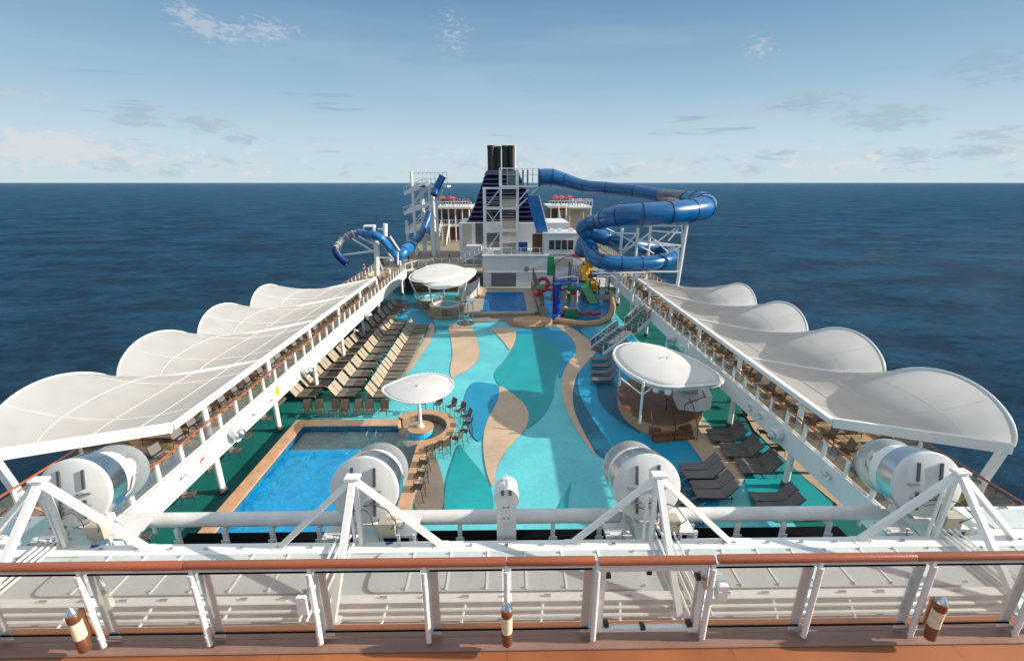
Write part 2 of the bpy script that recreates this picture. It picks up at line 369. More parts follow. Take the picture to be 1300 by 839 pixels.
# clouds: direction projected so that bands flatten to the horizon
def cloud(scale, zs, lo, hi, band, amt, col, detail=8, rough=.6, prev=None, seed=0, dist=0):
    mp = N(nt, 'ShaderNodeMapping'); mp.inputs['Scale'].default_value = (1, 1, zs); mp.inputs['Location'].default_value = (seed, seed*.7, 0)
    L.new(tc.outputs['Generated'], mp.inputs['Vector'])
    n = N(nt, 'ShaderNodeTexNoise', Scale=scale, Detail=float(detail), Roughness=rough, Distortion=dist); L.new(mp.outputs[0], n.inputs['Vector'])
    r1 = N(nt, 'ShaderNodeMapRange', interpolation_type='SMOOTHSTEP'); r1.inputs['From Min'].default_value = lo; r1.inputs['From Max'].default_value = hi; L.new(n.outputs['Fac'], r1.inputs['Value'])
    rb = N(nt, 'ShaderNodeValToRGB'); ee = rb.color_ramp.elements
    ee[0].position = band[0]; ee[0].color = (0, 0, 0, 1); ee[1].position = band[3]; ee[1].color = (0, 0, 0, 1)
    for pp in band[1:3]:
        q = ee.new(pp); q.color = (1, 1, 1, 1)
    L.new(sx.outputs[2], rb.inputs[0])
    mu = N(nt, 'ShaderNodeMath', operation='MULTIPLY'); L.new(r1.outputs[0], mu.inputs[0]); L.new(rb.outputs[0], mu.inputs[1])
    m2 = N(nt, 'ShaderNodeMath', operation='MULTIPLY'); m2.inputs[1].default_value = amt; L.new(mu.outputs[0], m2.inputs[0])
    mx = N(nt, 'ShaderNodeMixRGB'); L.new(m2.outputs[0], mx.inputs[0]); L.new(prev, mx.inputs[1]); mx.inputs[2].default_value = rgba(col)
    return mx.outputs[0]
c = mg.outputs[0]
c = cloud(2.2, 7, .42, .72, (.03, .08, .22, .34), .26, (1.7, 2.1, 2.4), prev=c, seed=3.1)
c = cloud(5, 14, .60, .70, (.04, .06, .14, .2), .45, (.85, 1.2, 1.55), prev=c, seed=8.2)
c = cloud(16, 2.6, .52, .66, (.004, .012, .03, .08), .5, (1.25, 1.6, 1.95), prev=c, seed=1.7, rough=.65)
c = cloud(22, 2.0, .57, .66, (.006, .018, .04, .08), .8, (2.55, 2.5, 2.5), prev=c, seed=5.5, rough=.7)
def dirv(u, v): return (ROT @ Vector(((u-W0/2)/F, -(v-H0/2)/F, -1))).normalized()
def mask(u, v, ru, rv, amt, prev, tilt=0):
    d0 = dirv(u, v); ax = Vector((d0.y, -d0.x, 0)).normalized(); up = ax.cross(d0).normalized()
    if tilt: ax, up = ax*math.cos(tilt)+up*math.sin(tilt), up*math.cos(tilt)-ax*math.sin(tilt)
    # ellipse test in a rotated, stretched frame
    mp = N(nt, 'ShaderNodeMapping'); mp.vector_type = 'TEXTURE'
    m3 = Matrix((ax, up, d0)).transposed(); e_ = m3.to_euler()
    mp.inputs['Location'].default_value = d0; mp.inputs['Rotation'].default_value = e_; mp.inputs['Scale'].default_value = (ru/F, rv/F, 1.0)
    L.new(tc.outputs['Generated'], mp.inputs['Vector'])
    gr = N(nt, 'ShaderNodeTexGradient', gradient_type='SPHERICAL'); L.new(mp.outputs[0], gr.inputs[0])
    ma = N(nt, 'ShaderNodeMath', operation='MULTIPLY_ADD'); L.new(gr.outputs['Fac'], ma.inputs[0]); ma.inputs[1].default_value = amt
    if prev is None: ma.inputs[2].default_value = 0
    else: L.new(prev, ma.inputs[2])
    return ma.outputs[0]
def layer(patches, sc, zs, lo, hi, col, prev, seed, cap=1):
    m = None
    for q in patches: m = mask(*q[:5], m, q[5] if len(q) > 5 else 0)
    mp = N(nt, 'ShaderNodeMapping'); mp.inputs['Location'].default_value = (seed, seed, 0); mp.inputs['Scale'].default_value = (1, 1, zs); L.new(tc.outputs['Generated'], mp.inputs['Vector'])
    n = N(nt, 'ShaderNodeTexNoise', Scale=sc, Detail=5.0, Roughness=.62, Distortion=.4); L.new(mp.outputs[0], n.inputs['Vector'])
    ml = N(nt, 'ShaderNodeMath', operation='MULTIPLY_ADD'); L.new(m, ml.inputs[0]); ml.inputs[1].default_value = .16; L.new(n.outputs['Fac'], ml.inputs[2])
    r1 = N(nt, 'ShaderNodeMapRange', interpolation_type='SMOOTHSTEP'); r1.inputs['From Min'].default_value = lo; r1.inputs['From Max'].default_value = hi; L.new(ml.outputs[0], r1.inputs['Value'])
    ma_ = N(nt, 'ShaderNodeMath', operation='MULTIPLY'); L.new(m, ma_.inputs[0]); ma_.inputs[1].default_value = 1.3
    mc = N(nt, 'ShaderNodeMath', operation='MINIMUM'); L.new(ma_.outputs[0], mc.inputs[0]); mc.inputs[1].default_value = cap
    mu = N(nt, 'ShaderNodeMath', operation='MULTIPLY'); L.new(r1.outputs[0], mu.inputs[0]); L.new(mc.outputs[0], mu.inputs[1])
    mx = N(nt, 'ShaderNodeMixRGB'); L.new(mu.outputs[0], mx.inputs[0]); L.new(prev, mx.inputs[1]); mx.inputs[2].default_value = rgba(col); return mx.outputs[0]
c = layer([(252, 31, 40, 15, 1.6, -.4), (330, 39, 46, 13, 1.6, .1), (575, 46, 30, 28, .8, .4), (966, 61, 26, 20, .8), (22, 121, 50, 7, 1.2)], 70, 2.6, .56, .78, (1.9, 2.1, 2.3), c, 3.3, .6)
c = layer([(178, 149, 34, 10, 1.2), (258, 160, 34, 10, 1.0), (315, 176, 26, 7, 1.2), (1030, 132, 50, 12, .9), (1125, 151, 46, 13, 1.5), (1270, 84, 46, 18, .8), (1268, 170, 36, 7, 1.5), (1240, 192, 26, 8, 1.4), (1150, 198, 38, 8, 1.1), (985, 197, 28, 6, 1.0)], 30, 3.5, .48, .68, (1.05, 1.35, 1.62), c, 7.1, .38)
c = layer([(22, 184, 60, 18, 1.7), (100, 183, 40, 14, 1.5), (60, 200, 120, 14, .9), (240, 206, 120, 12, .8), (1080, 212, 50, 10, 1.4), (840, 212, 80, 9, 1.0), (700, 212, 60, 12, 1.0)], 48, 1.6, .56, .76, (2.5, 2.48, 2.48), c, 1.9, .55)
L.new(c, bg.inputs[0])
S.view_settings.view_transform = 'Standard'; S.view_settings.look = 'None'; S.view_settings.exposure = 1.0; S.view_settings.gamma = 1

# ------------------------------------------------------------------ ocean
def ocean():
    m, nt, out = newmat('sea'); L = nt.links
    df = N(nt, 'ShaderNodeBsdfDiffuse'); gl = N(nt, 'ShaderNodeBsdfGlossy', Roughness=.08); gl.inputs[0].default_value = (.36, .61, .80, 1)
    g = N(nt, 'ShaderNodeNewGeometry')
    mp = N(nt, 'ShaderNodeMapping'); mp.inputs['Rotation'].default_value = (0, 0, R(-24)); mp.inputs['Scale'].default_value = (.55, 1, 1); L.new(g.outputs['Position'], mp.inputs[0])
    n1 = N(nt, 'ShaderNodeTexNoise', Scale=.035, Detail=3.0, Roughness=.5); n2 = N(nt, 'ShaderNodeTexNoise', Scale=.2, Detail=10.0, Roughness=.74, Distortion=.2)
    L.new(mp.outputs[0], n1.inputs[0]); L.new(mp.outputs[0], n2.inputs[0])
    mu = N(nt, 'ShaderNodeMath', operation='MULTIPLY_ADD'); mu.inputs[1].default_value = .7; L.new(n1.outputs['Fac'], mu.inputs[0]); L.new(n2.outputs['Fac'], mu.inputs[2])
    bp = N(nt, 'ShaderNodeBump', Strength=1.0, Distance=4.5); L.new(mu.outputs[0], bp.inputs['Height'])
    L.new(bp.outputs[0], gl.inputs['Normal']); L.new(bp.outputs[0], df.inputs['Normal'])
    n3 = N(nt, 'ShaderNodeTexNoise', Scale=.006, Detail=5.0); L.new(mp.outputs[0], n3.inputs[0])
    mx = N(nt, 'ShaderNodeMixRGB'); hb = N(nt, 'ShaderNodeMapRange'); hb.inputs['From Min'].default_value = .70; hb.inputs['From Max'].default_value = 1.0; L.new(mu.outputs[0], hb.inputs['Value'])  # ripple light and shade put into the water colour, crests paler
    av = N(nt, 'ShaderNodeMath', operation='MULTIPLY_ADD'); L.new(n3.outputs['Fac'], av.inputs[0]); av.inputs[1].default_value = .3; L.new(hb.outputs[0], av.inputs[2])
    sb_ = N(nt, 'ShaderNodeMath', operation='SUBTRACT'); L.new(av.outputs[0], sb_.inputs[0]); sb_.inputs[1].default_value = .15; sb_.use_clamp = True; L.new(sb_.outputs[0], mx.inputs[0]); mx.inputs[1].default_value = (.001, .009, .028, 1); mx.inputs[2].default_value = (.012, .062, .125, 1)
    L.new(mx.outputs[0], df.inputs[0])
    fr = N(nt, 'ShaderNodeFresnel', IOR=1.33); L.new(bp.outputs[0], fr.inputs['Normal'])
    pw = N(nt, 'ShaderNodeMath', operation='MULTIPLY'); pw.inputs[1].default_value = .68; L.new(fr.outputs[0], pw.inputs[0])
    ms = N(nt, 'ShaderNodeMixShader'); L.new(pw.outputs[0], ms.inputs[0]); L.new(df.outputs[0], ms.inputs[1]); L.new(gl.outputs[0], ms.inputs[2])
    L.new(ms.outputs[0], out.inputs[0])
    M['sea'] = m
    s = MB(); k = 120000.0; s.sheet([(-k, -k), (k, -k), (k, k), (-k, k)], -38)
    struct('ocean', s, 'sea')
ocean()

# ------------------------------------------------------------------ ship body
XI, XO, ZU = 15.0, 19.6, 3.35       # inner edge, outer edge and height of the promenade decks
YE = 68.0
s = MB()
hull = [(-20.2, -30), (20.2, -30), (20.2, 118), (15, 132), (-15, 132), (-20.2, 118)]
s.prism(hull, -38.5, -.25)
struct('ship_hull', s, 'white')
# main pool deck, laid round the basins
PX0, PX1, PY0, PY1 = -13.5, -7.2, 9.0, 24.7
QX0, QX1, QY0, QY1 = -3.0, 2.75, 56.0, 67.2
s = MB()
def rects_around(x0, x1, y0, y1, holes):
    xs = sorted({x0, x1} | {h[0] for h in holes} | {h[1] for h in holes}); ys = sorted({y0, y1} | {h[2] for h in holes} | {h[3] for h in holes})
    for i in range(len(xs)-1):
        for j in range(len(ys)-1):
            cx, cy = (xs[i]+xs[i+1])/2, (ys[j]+ys[j+1])/2
            if any(h[0] < cx < h[1] and h[2] < cy < h[3] for h in holes): continue
            yield xs[i], xs[i+1], ys[j], ys[j+1]
for a, b, c_, d in rects_around(-20.2, 20.2, -6, 72, [(PX0, PX1, PY0, PY1), (QX0, QX1, QY0, QY1)]): s.sheet([(a, c_), (b, c_), (b, d), (a, d)], 0)
struct('pool_deck', s, 'd_light')

# painted swirls of the deck coating: outlines in the zoomed photo -> points on the deck plane
lay = [0]
def swirl(mat, pts, zoom=(540, 400, 3.3556), it=2):
    q = [P(zoom[0] + x/zoom[2], zoom[1] + y/zoom[2], z=0) for x, y in pts]
    q = chaikin([(p.x, p.y) for p in q], it)
    lay[0] += 1
    s = MB(); s.sheet([(p[0], p[1]) for p in q], .003 * lay[0]); struct('deck_coating', s, mat)
def rectw(mat, x0, x1, y0, y1):
    lay[0] += 1
    s = MB(); s.sheet([(x0, y0), (x1, y0), (x1, y1), (x0, y1)], .003 * lay[0]); struct('deck_coating', s, mat)
PXL = (0, 0, 1)
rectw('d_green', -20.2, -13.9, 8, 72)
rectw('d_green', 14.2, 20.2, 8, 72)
swirl('d_green', [(170,650),(340,520),(445,430),(490,372),(506,362),(515,400),(500,420),(480,450),(465,500),(490,512),(470,530),(360,530)], PXL, 1)
swirl('d_dark', [(500,365),(512,362),(530,380),(545,392),(510,395),(490,415),(470,440),(452,452),(470,410)], PXL)
swirl('d_mid', [(498,400),(510,391),(530,391),(548,400),(552,412),(556,425),(530,420),(505,415)], PXL)
swirl('d_tan', [(546,408),(552,412),(550,428),(536,450),(521,470),(512,480),(522,455),(540,430)], PXL)
# greys round the plunge pool
swirl('d_grey', [(592,368),(720,366),(724,414),(650,418),(640,406),(592,412)], PXL, 1)
swirl('d_blue', [(551,413),(573,414),(574,419),(552,419)], PXL, 1)
# right hand side
swirl('d_mid', [(640,230),(700,100),(760,60),(860,40),(900,120),(1000,300),(1208,450),(1300,900),(960,900),(880,720),(830,610),(800,590),(720,570),(650,480),(600,410),(580,340),(590,270)], it=1)  # blue laid over the turquoise coat to paint in the shade here
swirl('d_tan', [(548,45),(575,36),(610,42),(660,80),(700,105),(735,150),(710,180),(665,225),(640,270),(626,330),(630,400),(660,470),(700,545),(728,600),(712,590),(690,560),(640,485),(600,410),(580,340),(578,275),(598,215),(640,165),(640,125),(600,75)])
swirl('d_dark', [(655,238),(648,270),(650,310),(670,370),(720,455),(770,525),(820,590),(800,620),(735,605),(700,545),(660,470),(630,400),(626,330),(640,270)])
swirl('d_dark', [(730,285),(800,278),(830,340),(850,420),(900,455),(925,515),(890,490),(800,440),(745,380),(727,325)])
swirl('d_dark', [(590,45),(690,55),(740,60),(720,110),(690,100),(640,60)])
swirl('d_mid', [(655,55),(720,58),(745,70),(700,105),(672,82)])
# centre
swirl('d_mid', [(440,60),(540,45),(600,75),(642,125),(640,165),(598,215),(578,275),(560,260),(585,190),(560,135),(500,100),(420,85),(385,85),(388,62)])
swirl('d_teal', [(386,82),(420,80),(500,98),(560,130),(588,180),(570,235),(548,275),(550,340),(520,410),(470,460),(425,492),(442,440),(432,400),(395,355),(340,320),(300,285),(292,245),(340,195),(375,145)])
swirl('d_tan', [(93,36),(190,40),(215,88),(232,150),(226,195),(190,232),(150,250),(110,278),(104,230),(118,170),(108,100)])
swirl('d_tan', [(280,50),(388,60),(386,100),(364,165),(335,115),(292,75)])
swirl('d_blue', [(205,285),(250,290),(320,300),(318,350),(290,410),(256,462),(246,520),(232,545),(200,520),(172,440),(165,370),(178,320)], it=1)
swirl('d_tan', [(314,298),(345,318),(400,358),(436,400),(443,440),(427,490),(390,530),(335,590),(303,650),(292,735),(284,735),(262,680),(248,600),(246,530),(256,465),(287,410),(315,350)])
swirl('d_teal', [(145,540),(170,590),(230,655),(280,735),(292,800),(292,860),(78,860),(82,760),(95,690),(118,620)])
swirl('d_teal', [(625,700),(600,760),(560,840),(605,840),(610,770)])
swirl('d_grey', [(-60,585),(10,575),(40,600),(66,660),(80,730),(76,860),(-60,860)])
swirl('d_tan', [(862,546),(893,533),(908,550),(930,575),(950,600),(940,618),(905,605),(880,570)], PXL, 1)
swirl('d_teal', [(925,545),(955,548),(1000,590),(1080,660),(960,665),(945,610),(940,580)], PXL, 1)
swirl('d_tan', [(1000,590),(945,535),(945,500),(1160,680),(1090,665)], PXL, 1)
swirl('d_grey', [(700,366),(706,375),(700,400),(690,398),(684,368)], PXL, 1)

# ------------------------------------------------------------------ promenade decks with deep white fascias
for sg in (-1, 1):
    s = MB()
    x0, x1 = sorted((sg*XI, sg*XO))
    s.mat(1); s.box((x0, 6.2, ZU-.3), (x1, YE, ZU))
    s.mat(0)
    a, b = sorted((sg*(XI-.12), sg*(XI)))
    s.box((a, 6.2, 2.45), (b, YE, 3.62))             # inner fascia
    a, b = sorted((sg*XO, sg*(XO+.12)))
    s.box((a, 6.2, 3.02), (b, YE+50, 3.6))
    a, b = sorted((sg*(XI+.02), sg*XO))
    for k in range(15): s.box((a, 8.2+4*k, 2.85), (b, 8.4+4*k, ZU-.302))
    struct('promenade_deck', s, ['white', 'teak_pale'])
    # bulwark at the lower level with openings above
    s = MB(); a, b = sorted((sg*(XO+.15), sg*(XO+.3)))
    s.box((a, -6, 0), (b, 72, .7))
    for k in range(26): s.box((a, -5+3*k, .7), (b, -4.75+3*k, 3.0))
    s.build('bulwark', 'white', smooth=False, label=('left' if sg < 0 else 'right') + ' white ship side bulwark with openings under the promenade', cat='bulwark')

# columns: pool deck to promenade to canopy rail
def column_parts():
    a = MB(); a.lathe([(.17, .35), (.17, 2.45)], n=16); a.lathe([(.24, 2.25), (.17, 2.4)], n=16)
    b = MB(); b.lathe([(.24, 0), (.24, .33), (.18, .4)], n=16)
    c = MB(); c.lathe([(.15, 3.62), (.15, 5.12)], n=14); c.box((-.3, -.1, 5.06), (.05, .1, 5.16))
    return [('shaft', a.mesh('shaft', 'white', True)), ('pedestal', b.mesh('pedestal', 'dgrey', True)), ('upper_shaft', c.mesh('upper_shaft', 'white', True))]
CP = column_parts()
for sg in (-1, 1):
    for k in range(8):
        place(CP, 'deck_column', (sg*(XI+.35), 21+6.5*k, 0), 0, '%s round white column under the %s promenade edge' % (ordn(k), 'left' if sg < 0 else 'right'), 'column', 'white columns along the pool deck')

# ------------------------------------------------------------------ railings
def rail_parts(name, pts, z0, h, step, label, handrail='handrail', glass='glass', postw=.12, hr=.045, post2=None, cat='railing', group='deck railings', rise=0):
    """straight railing runs through pts (plan), posts as children"""
    r = empty(name, (pts[0][0], pts[0][1], z0), 0, label, cat, group); O = Vector((pts[0][0], pts[0][1], z0))
    top = MB(); gl = MB(); kb = MB(); pm = MB()
    pm.box((-postw/2, -postw/2*.6, 0), (postw/2, postw/2*.6, h-.02)); pme = pm.mesh('post', 'white')
    z3 = [p[2] if len(p) > 2 else 0 for p in pts]
    for i in range(len(pts)-1):
        a = Vector((pts[i][0], pts[i][1], z0+z3[i])) - O; b = Vector((pts[i+1][0], pts[i+1][1], z0+z3[i+1])) - O; L_ = (b-a).length; n = max(1, round(L_/step))
        top.rod(a+Vector((0, 0, h)), b+Vector((0, 0, h)), hr, 8)
        kb.beam(a+Vector((0, 0, .06)), b+Vector((0, 0, .06)), .05, .04)
        up = Vector((0, 0, 1)); q = [a+up*.12, b+up*.12, b+up*(h-.16), a+up*(h-.16)]
        d = (b-a).normalized(); nn = Vector((-d.y, d.x, 0))*.008
        if glass: gl.add([p-nn for p in q]+[p+nn for p in q], [(0,1,2,3),(7,6,5,4),(0,4,5,1),(1,5,6,2),(2,6,7,3),(3,7,4,0)])
        ang = math.atan2(d.y, d.x)
        for k in range(n + (1 if i == len(pts)-2 else 0)):
            o = part('post', pme, r); o.location = a + (b-a)*k/n; o.rotation_euler = (0, 0, ang)
    top.build('handrail', handrail, r, True); kb.build('kick_rail', 'white', r)
    if glass: gl.build('glass_panel', glass, r)
    return r
rail_parts('glass_railing', [(-XI-.02, 8), (-XI-.02, YE)], ZU+.27, .9, 1.5, 'brown topped glass railing along the inner edge of left promenade', postw=.17, glass='glass')
rail_parts('glass_railing', [(XI+.02, 8), (XI+.02, 45.4)], ZU+.27, .9, 1.5, 'brown topped glass railing along the inner edge of right promenade, near the camera', postw=.17)
rail_parts('glass_railing', [(XI+.02, 48.6), (XI+.02, YE)], ZU+.27, .9, 1.5, 'short glass railing on right promenade beyond the staircase', postw=.17)
rail_parts('outer_railing', [(-XO+.1, 6.5), (-XO+.1, YE+46)], ZU, 1.15, 1.5, 'long seaward railing on the left side of the ship', postw=.13, hr=.05)
rail_parts('outer_railing', [(XO-.1, 6.5), (XO-.1, YE+46)], ZU, 1.15, 1.5, 'long seaward railing on the right side of the ship', postw=.13, hr=.05)

# ------------------------------------------------------------------ big membrane canopies
def big_canopy(sg, k):
    y0 = [18.7, 27.0, 35.8, 44.6][k]; side = 'left' if sg < 0 else 'right'
    r = empty('shade_canopy', (sg*15.3, y0, 5.35), 0, '%s scalloped white membrane canopy over the %s promenade' % (ordn(k), side), 'canopy', 'membrane canopies over the promenades')
    O = Vector((sg*15.3, y0, 5.35))
    YI = [18.7, 27.0, 35.8, 44.6, 53.1]; YO = [15.6, 22.2, 28.8, 35.4, 42.0]; y0i, L_ = YI[k], YI[k+1]-YI[k]; y0o, Lo = YO[k], YO[k+1]-YO[k]
    n, mm = 28, 16
    def outer(t):       # seaward arch
        bul = math.sin(math.pi*min(1, max(0, t)))**.52
        return Vector((sg*(20.3 + .45*bul), y0o + Lo*t, 5.95 + 1.75*bul*(1-.12*t)))
    def inner(t): return Vector((sg*15.3, y0 + L_*t, 5.42))
    vs = []
    for i in range(n+1):
        tt = i/n; tt = .5-.5*math.cos(math.pi*tt)
        A, B = inner(tt), outer(tt)
        for j in range(mm+1):
            q = j/mm; p = A.lerp(B, q)
            lin = 5.42 + (5.95-5.42)*q
            p.z = lin + (B.z-5.95)*(q**2.7) - .3*math.sin(math.pi*q)*(.45+.55*math.sin(math.pi*tt))
            vs.append(p - O)
    fs = []
    for i in range(n):
        for j in range(mm):
            a = i*(mm+1)+j; q = (a, a+1, a+mm+2, a+mm+1); fs.append(q if sg < 0 else q[::-1])
    s = MB(); s.add(vs, fs); o = s.build('membrane', 'canvas', r, True)
    e = MB(); e.tube([outer(.5-.5*math.cos(math.pi*i/30)) - O for i in range(31)], .05, 8); e.build('arch_tube', 'white', r, True)
    e = MB(); e.box((-.13, 0, -.12), (.13, L_-.03, .14)) ; e.build('inner_beam', 'white', r)
    a, b = inner(0)-O, outer(0)-O
    e = MB(); e.beam(a+Vector((0, .0, -.08)), b+Vector((0, 0, -.08)), .16, .46 if k == 0 else .14); e.build('cross_beam', 'white', r)
    a, b = inner(1)-O, outer(1)-O
    if k == 3:
        e = MB(); e.beam(a+Vector((0, -.1, -.1)), b+Vector((0, -.1, -.1)), .14, .16); e.build('cross_beam', 'white', r)
    base = Vector((sg*19.45, outer(0).y+.1, ZU)) - O
    e = MB(); e.beam(outer(0)-O+Vector((-sg*.2, .1, -.1)), base, .30, .22, (0, 1, 0)); e.build('support_post', 'white', r)
    e = MB()
    seam = M.setdefault('seam', paint('seam_tape', (.70, .68, .65), .6, var=.1))
    for q in (4, 8, 12):
        e = MB(); e.tube([Vector(vs[i*(mm+1)+q])+Vector((0, 0, .012)) for i in range(n+1)], .012, 4); e.build('seam', seam, r)
    for q in (9, 19):
        e = MB(); e.tube([Vector(vs[q*(mm+1)+j])+Vector((0, 0, .012)) for j in range(mm+1)], .01, 4); e.build('seam', seam, r)
for sg in (-1, 1):
    for k in range(4): big_canopy(sg, k)

# ------------------------------------------------------------------ furniture kits
def lounger_kit(seatm, backm, framem='frame', bang=48):
    w_ = .345; sz = .37; ca, sa = math.cos(R(bang)), math.sin(R(bang))
    s = MB(); pr = [(-.32, sz), (.2, sz-.01), (.7, sz), (1.02, sz+.01), (1.12, sz-.02), (1.16, sz-.09)]
    vs = []
    for x, z in pr: vs += [(x, -w_, z), (x, w_, z), (x, w_, z-.035), (x, -w_, z-.035)]
    fs = [(0,1,2,3), (4*5+3, 4*5+2, 4*5+1, 4*5)]
    for i in range(5):
        for j in range(4): fs.append((4*i+j, 4*(i+1)+j, 4*(i+1)+(j+1)%4, 4*i+(j+1)%4))
    s.add(vs, [f[::-1] for f in fs]); seat = s.mesh('seat', seatm)
    b = MB(); p0 = Vector((-.34, 0, sz-.015)); p1 = p0 + Vector((-ca*.92, 0, sa*.92)); b.beam(p0, p1, w_*2, .03, (0, 1, 0) if False else (sa, 0, ca)); back = b.mesh('backrest', backm)
    f = MB()
    for y in (-w_-.02, w_+.02):
        f.beam((-.75, y, sz-.07), (1.05, y, sz-.07), .035, .05)
        f.beam((-.33, y, sz-.03), tuple(p1 + Vector((0, y, 0))), .03, .03)
    for x in (1.0, -.72): f.beam((x, -w_-.02, sz-.07), (x, w_+.02, sz-.07), .03, .03)
    f.beam(tuple((p0+p1)/2), (-.72, 0, sz-.09), .03, .02)
    fr = f.mesh('frame', framem)
    lg = []
    for x in (.9, -.65):
        for y in (-w_-.02, w_+.02):
            l = MB(); l.rod((x, y, sz-.09), (x+(.05 if x > 0 else -.05), y, 0), .018, 6); lg.append(('leg', l.mesh('leg', framem)))
    return [('seat', seat), ('backrest', back), ('frame', fr)] + lg
K_TAN = lounger_kit('sling_seat', 'sling', bang=54); K_DARK = lounger_kit('sling_dark', 'sling_dark'); K_BROWN = lounger_kit('sling_brown', 'sling_brown', bang=30)
def chair_kit(fm, sh=.42, bh=1.08, wd=.27, stool=False):
    # faces +X
    s = MB(); s.beam((-.24, 0, sh), (.25, 0, sh+.03), wd*2, .03); seat = s.mesh('seat', fm)
    b = MB(); b.beam((-.24, 0, sh+.01), (-.42, 0, bh), wd*2, .03, (1, 0, .3)); back = b.mesh('backrest', fm)
    f = MB()
    for y in (-wd-.02, wd+.02):
        f.tube([(-.25, y, sh), (-.43, y, bh)], .016, 6)
        if not stool or True:
            f.tube([(-.3, y, sh+.22), (.18, y, sh+.22), (.27, y, sh+.12), (.28, y, sh-.04)], .016, 6)
    f.rod((-.25, -wd-.02, sh-.01), (-.25, wd+.02, sh-.01), .014, 6); f.rod((.25, -wd-.02, sh+.01), (.25, wd+.02, sh+.01), .014, 6)
    if stool: f.rod((.27, -wd-.02, .28), (.27, wd+.02, .28), .014, 6); f.rod((-.3, -wd-.02, .28), (-.3, wd+.02, .28), .014, 6)
    fr = f.mesh('frame', 'frame'); L_ = []
    for x, x2 in ((.27, .31), (-.25, -.36)):
        for y in (-wd-.02, wd+.02):
            l = MB(); l.rod((x, y, sh), (x2, y, 0), .017, 6); L_.append(('leg', l.mesh('leg', 'frame')))
    return [('seat', seat), ('backrest', back), ('frame', fr)] + L_
K_CHAIR = chair_kit('sling_brown'); K_STOOL = chair_kit('sling_brown', .76, 1.3, .23, True); K_CH2 = chair_kit('sling_dark', .44, 1.0)
def table_kit():
    t = MB(); t.box((-.28, -.28, .53), (.28, .28, .56), bev=.01)
    f = MB()
    for x in (-.24, .24):
        f.tube([(x, -.22, .53), (x, -.25, 0)], .014, 6); f.tube([(x, .22, .53), (x, .25, 0)], .014, 6)
    return [('table_top', t.mesh('table_top', 'dgrey')), ('leg_frame', f.mesh('leg_frame', 'frame'))]
K_TABLE = table_kit()

# lounger rows on the left of the deck
def row(kit, a, b, n, desc, rz=0, group='', pair=.76, jit=.03, dx=0, name='sun_lounger'):
    a = Vector(a); b = Vector(b)
    for i in range(n):
        p = a.lerp(b, i/(n-1) if n > 1 else 0)
        for k in (0, 1):
            q = p + Vector((random.uniform(-jit, jit)+dx*k, (k-.5)*pair, 0))
            place(kit, name, (q.x, q.y, lay[0]*.003+.002), rz + random.uniform(-.045, .045), '%s lounger of the %s pair %s' % ('nearer' if k == 0 else 'farther', ORD[i], desc), 'sun lounger', group)
def ctr(u, v, z=.35): p = P(u, v, z=z); return (p.x, p.y, 0)
row(K_TAN, ctr(436, 499), ctr(503, 410), 11, 'in the outer tan row on open deck', group='tan sun loungers in two rows on the pool deck')
row(K_TAN, ctr(482, 500), ctr(531, 415), 11, 'in the inner tan row beside the swirls', group='tan sun loungers in two rows on the pool deck')
row(K_TAN, (-15.7, 32.5, 0), (-14.2, 59, 0), 16, 'in the row under the left promenade', group='sun loungers under the left promenade')
row(K_BROWN, (-17.9, 31, 0), (-17.6, 58, 0), 12, 'along the ship side under left promenade', group='sun loungers by the ship side under the left promenade')
# right hand loungers
def pairs_at(kit, spots, rz, desc, group):
    for i, (u, v) in enumerate(spots):
        p = P(u, v, z=.35)
        for k in (0, 1):
            place(kit, 'sun_lounger', (p.x + .12*k, p.y - .39 + .78*k, lay[0]*.003+.002), rz + random.uniform(-.03, .03), '%s lounger of the %s %s' % ('nearer' if k == 0 else 'farther', ORD[i] + ' pair', desc), 'sun lounger', group)
pairs_at(K_DARK, [(905, 622), (890, 598), (985, 638)], math.pi, 'counted from the pipe rail, right of centre', 'charcoal sun loungers right of the deck')
pairs_at(K_DARK, [(962, 592), (940, 572), (922, 553)], math.pi, 'of the charcoal group nearest the right columns', 'charcoal sun loungers right of the deck')
pairs_at(K_DARK, [(846, 606), (858, 628), (868, 650)], R(125), 'partly behind the right-centre floodlight', 'charcoal sun loungers behind the floodlight')
for i, (u, v) in enumerate([(764, 483), (763, 474), (762, 465.5), (761, 457.5)]):
    p = P(u+4, v-1, z=.35); place(K_DARK, 'sun_lounger', (p.x, p.y, lay[0]*.003+.002), math.pi, '%s charcoal lounger left of the round stage, under the staircase foot' % ordn(i), 'sun lounger', 'charcoal sun loungers left of the stage')
# chairs behind the pool
for i, u in enumerate([389, 404, 424, 437, 455, 468, 487]):
    p = P(u, 530, z=0); place(K_CHAIR, 'armchair', (p.x, p.y+.2, lay[0]*.003+.002), -math.pi/2 + random.uniform(-.15, .15), '%s brown sling armchair behind the main pool, counted from the left' % (['first'] + ORD[1:])[i], 'chair', 'armchairs lined up behind the main pool')
for i, (x, y, a) in enumerate([(-16.6, 17.2, .3), (-16.8, 18.4, -.4), (-16.5, 20.2, .2), (-17, 22.5, 2.9), (-16.4, 24.3, .1), (-16.6, 26, .5), (-16.5, 28.3, -.2), (-16.9, 30, .3)]):
    place(K_CH2, 'armchair', (x, y, lay[0]*.003+.002), a, '%s dark armchair on green deck under the left promenade' % ordn(i), 'chair', 'dark armchairs under the left promenade')
for i, (x, y, a) in enumerate([(16.6, 24, 3.3), (16.8, 26, 2.9), (16.4, 28.2, 3.1), (16.9, 30.3, 3.5), (16.6, 33, 3.1)]):
    place(K_CH2, 'armchair', (x, y, lay[0]*.003+.002), a, '%s dark armchair in shade under the right promenade' % ordn(i), 'chair', 'dark armchairs under the right promenade')
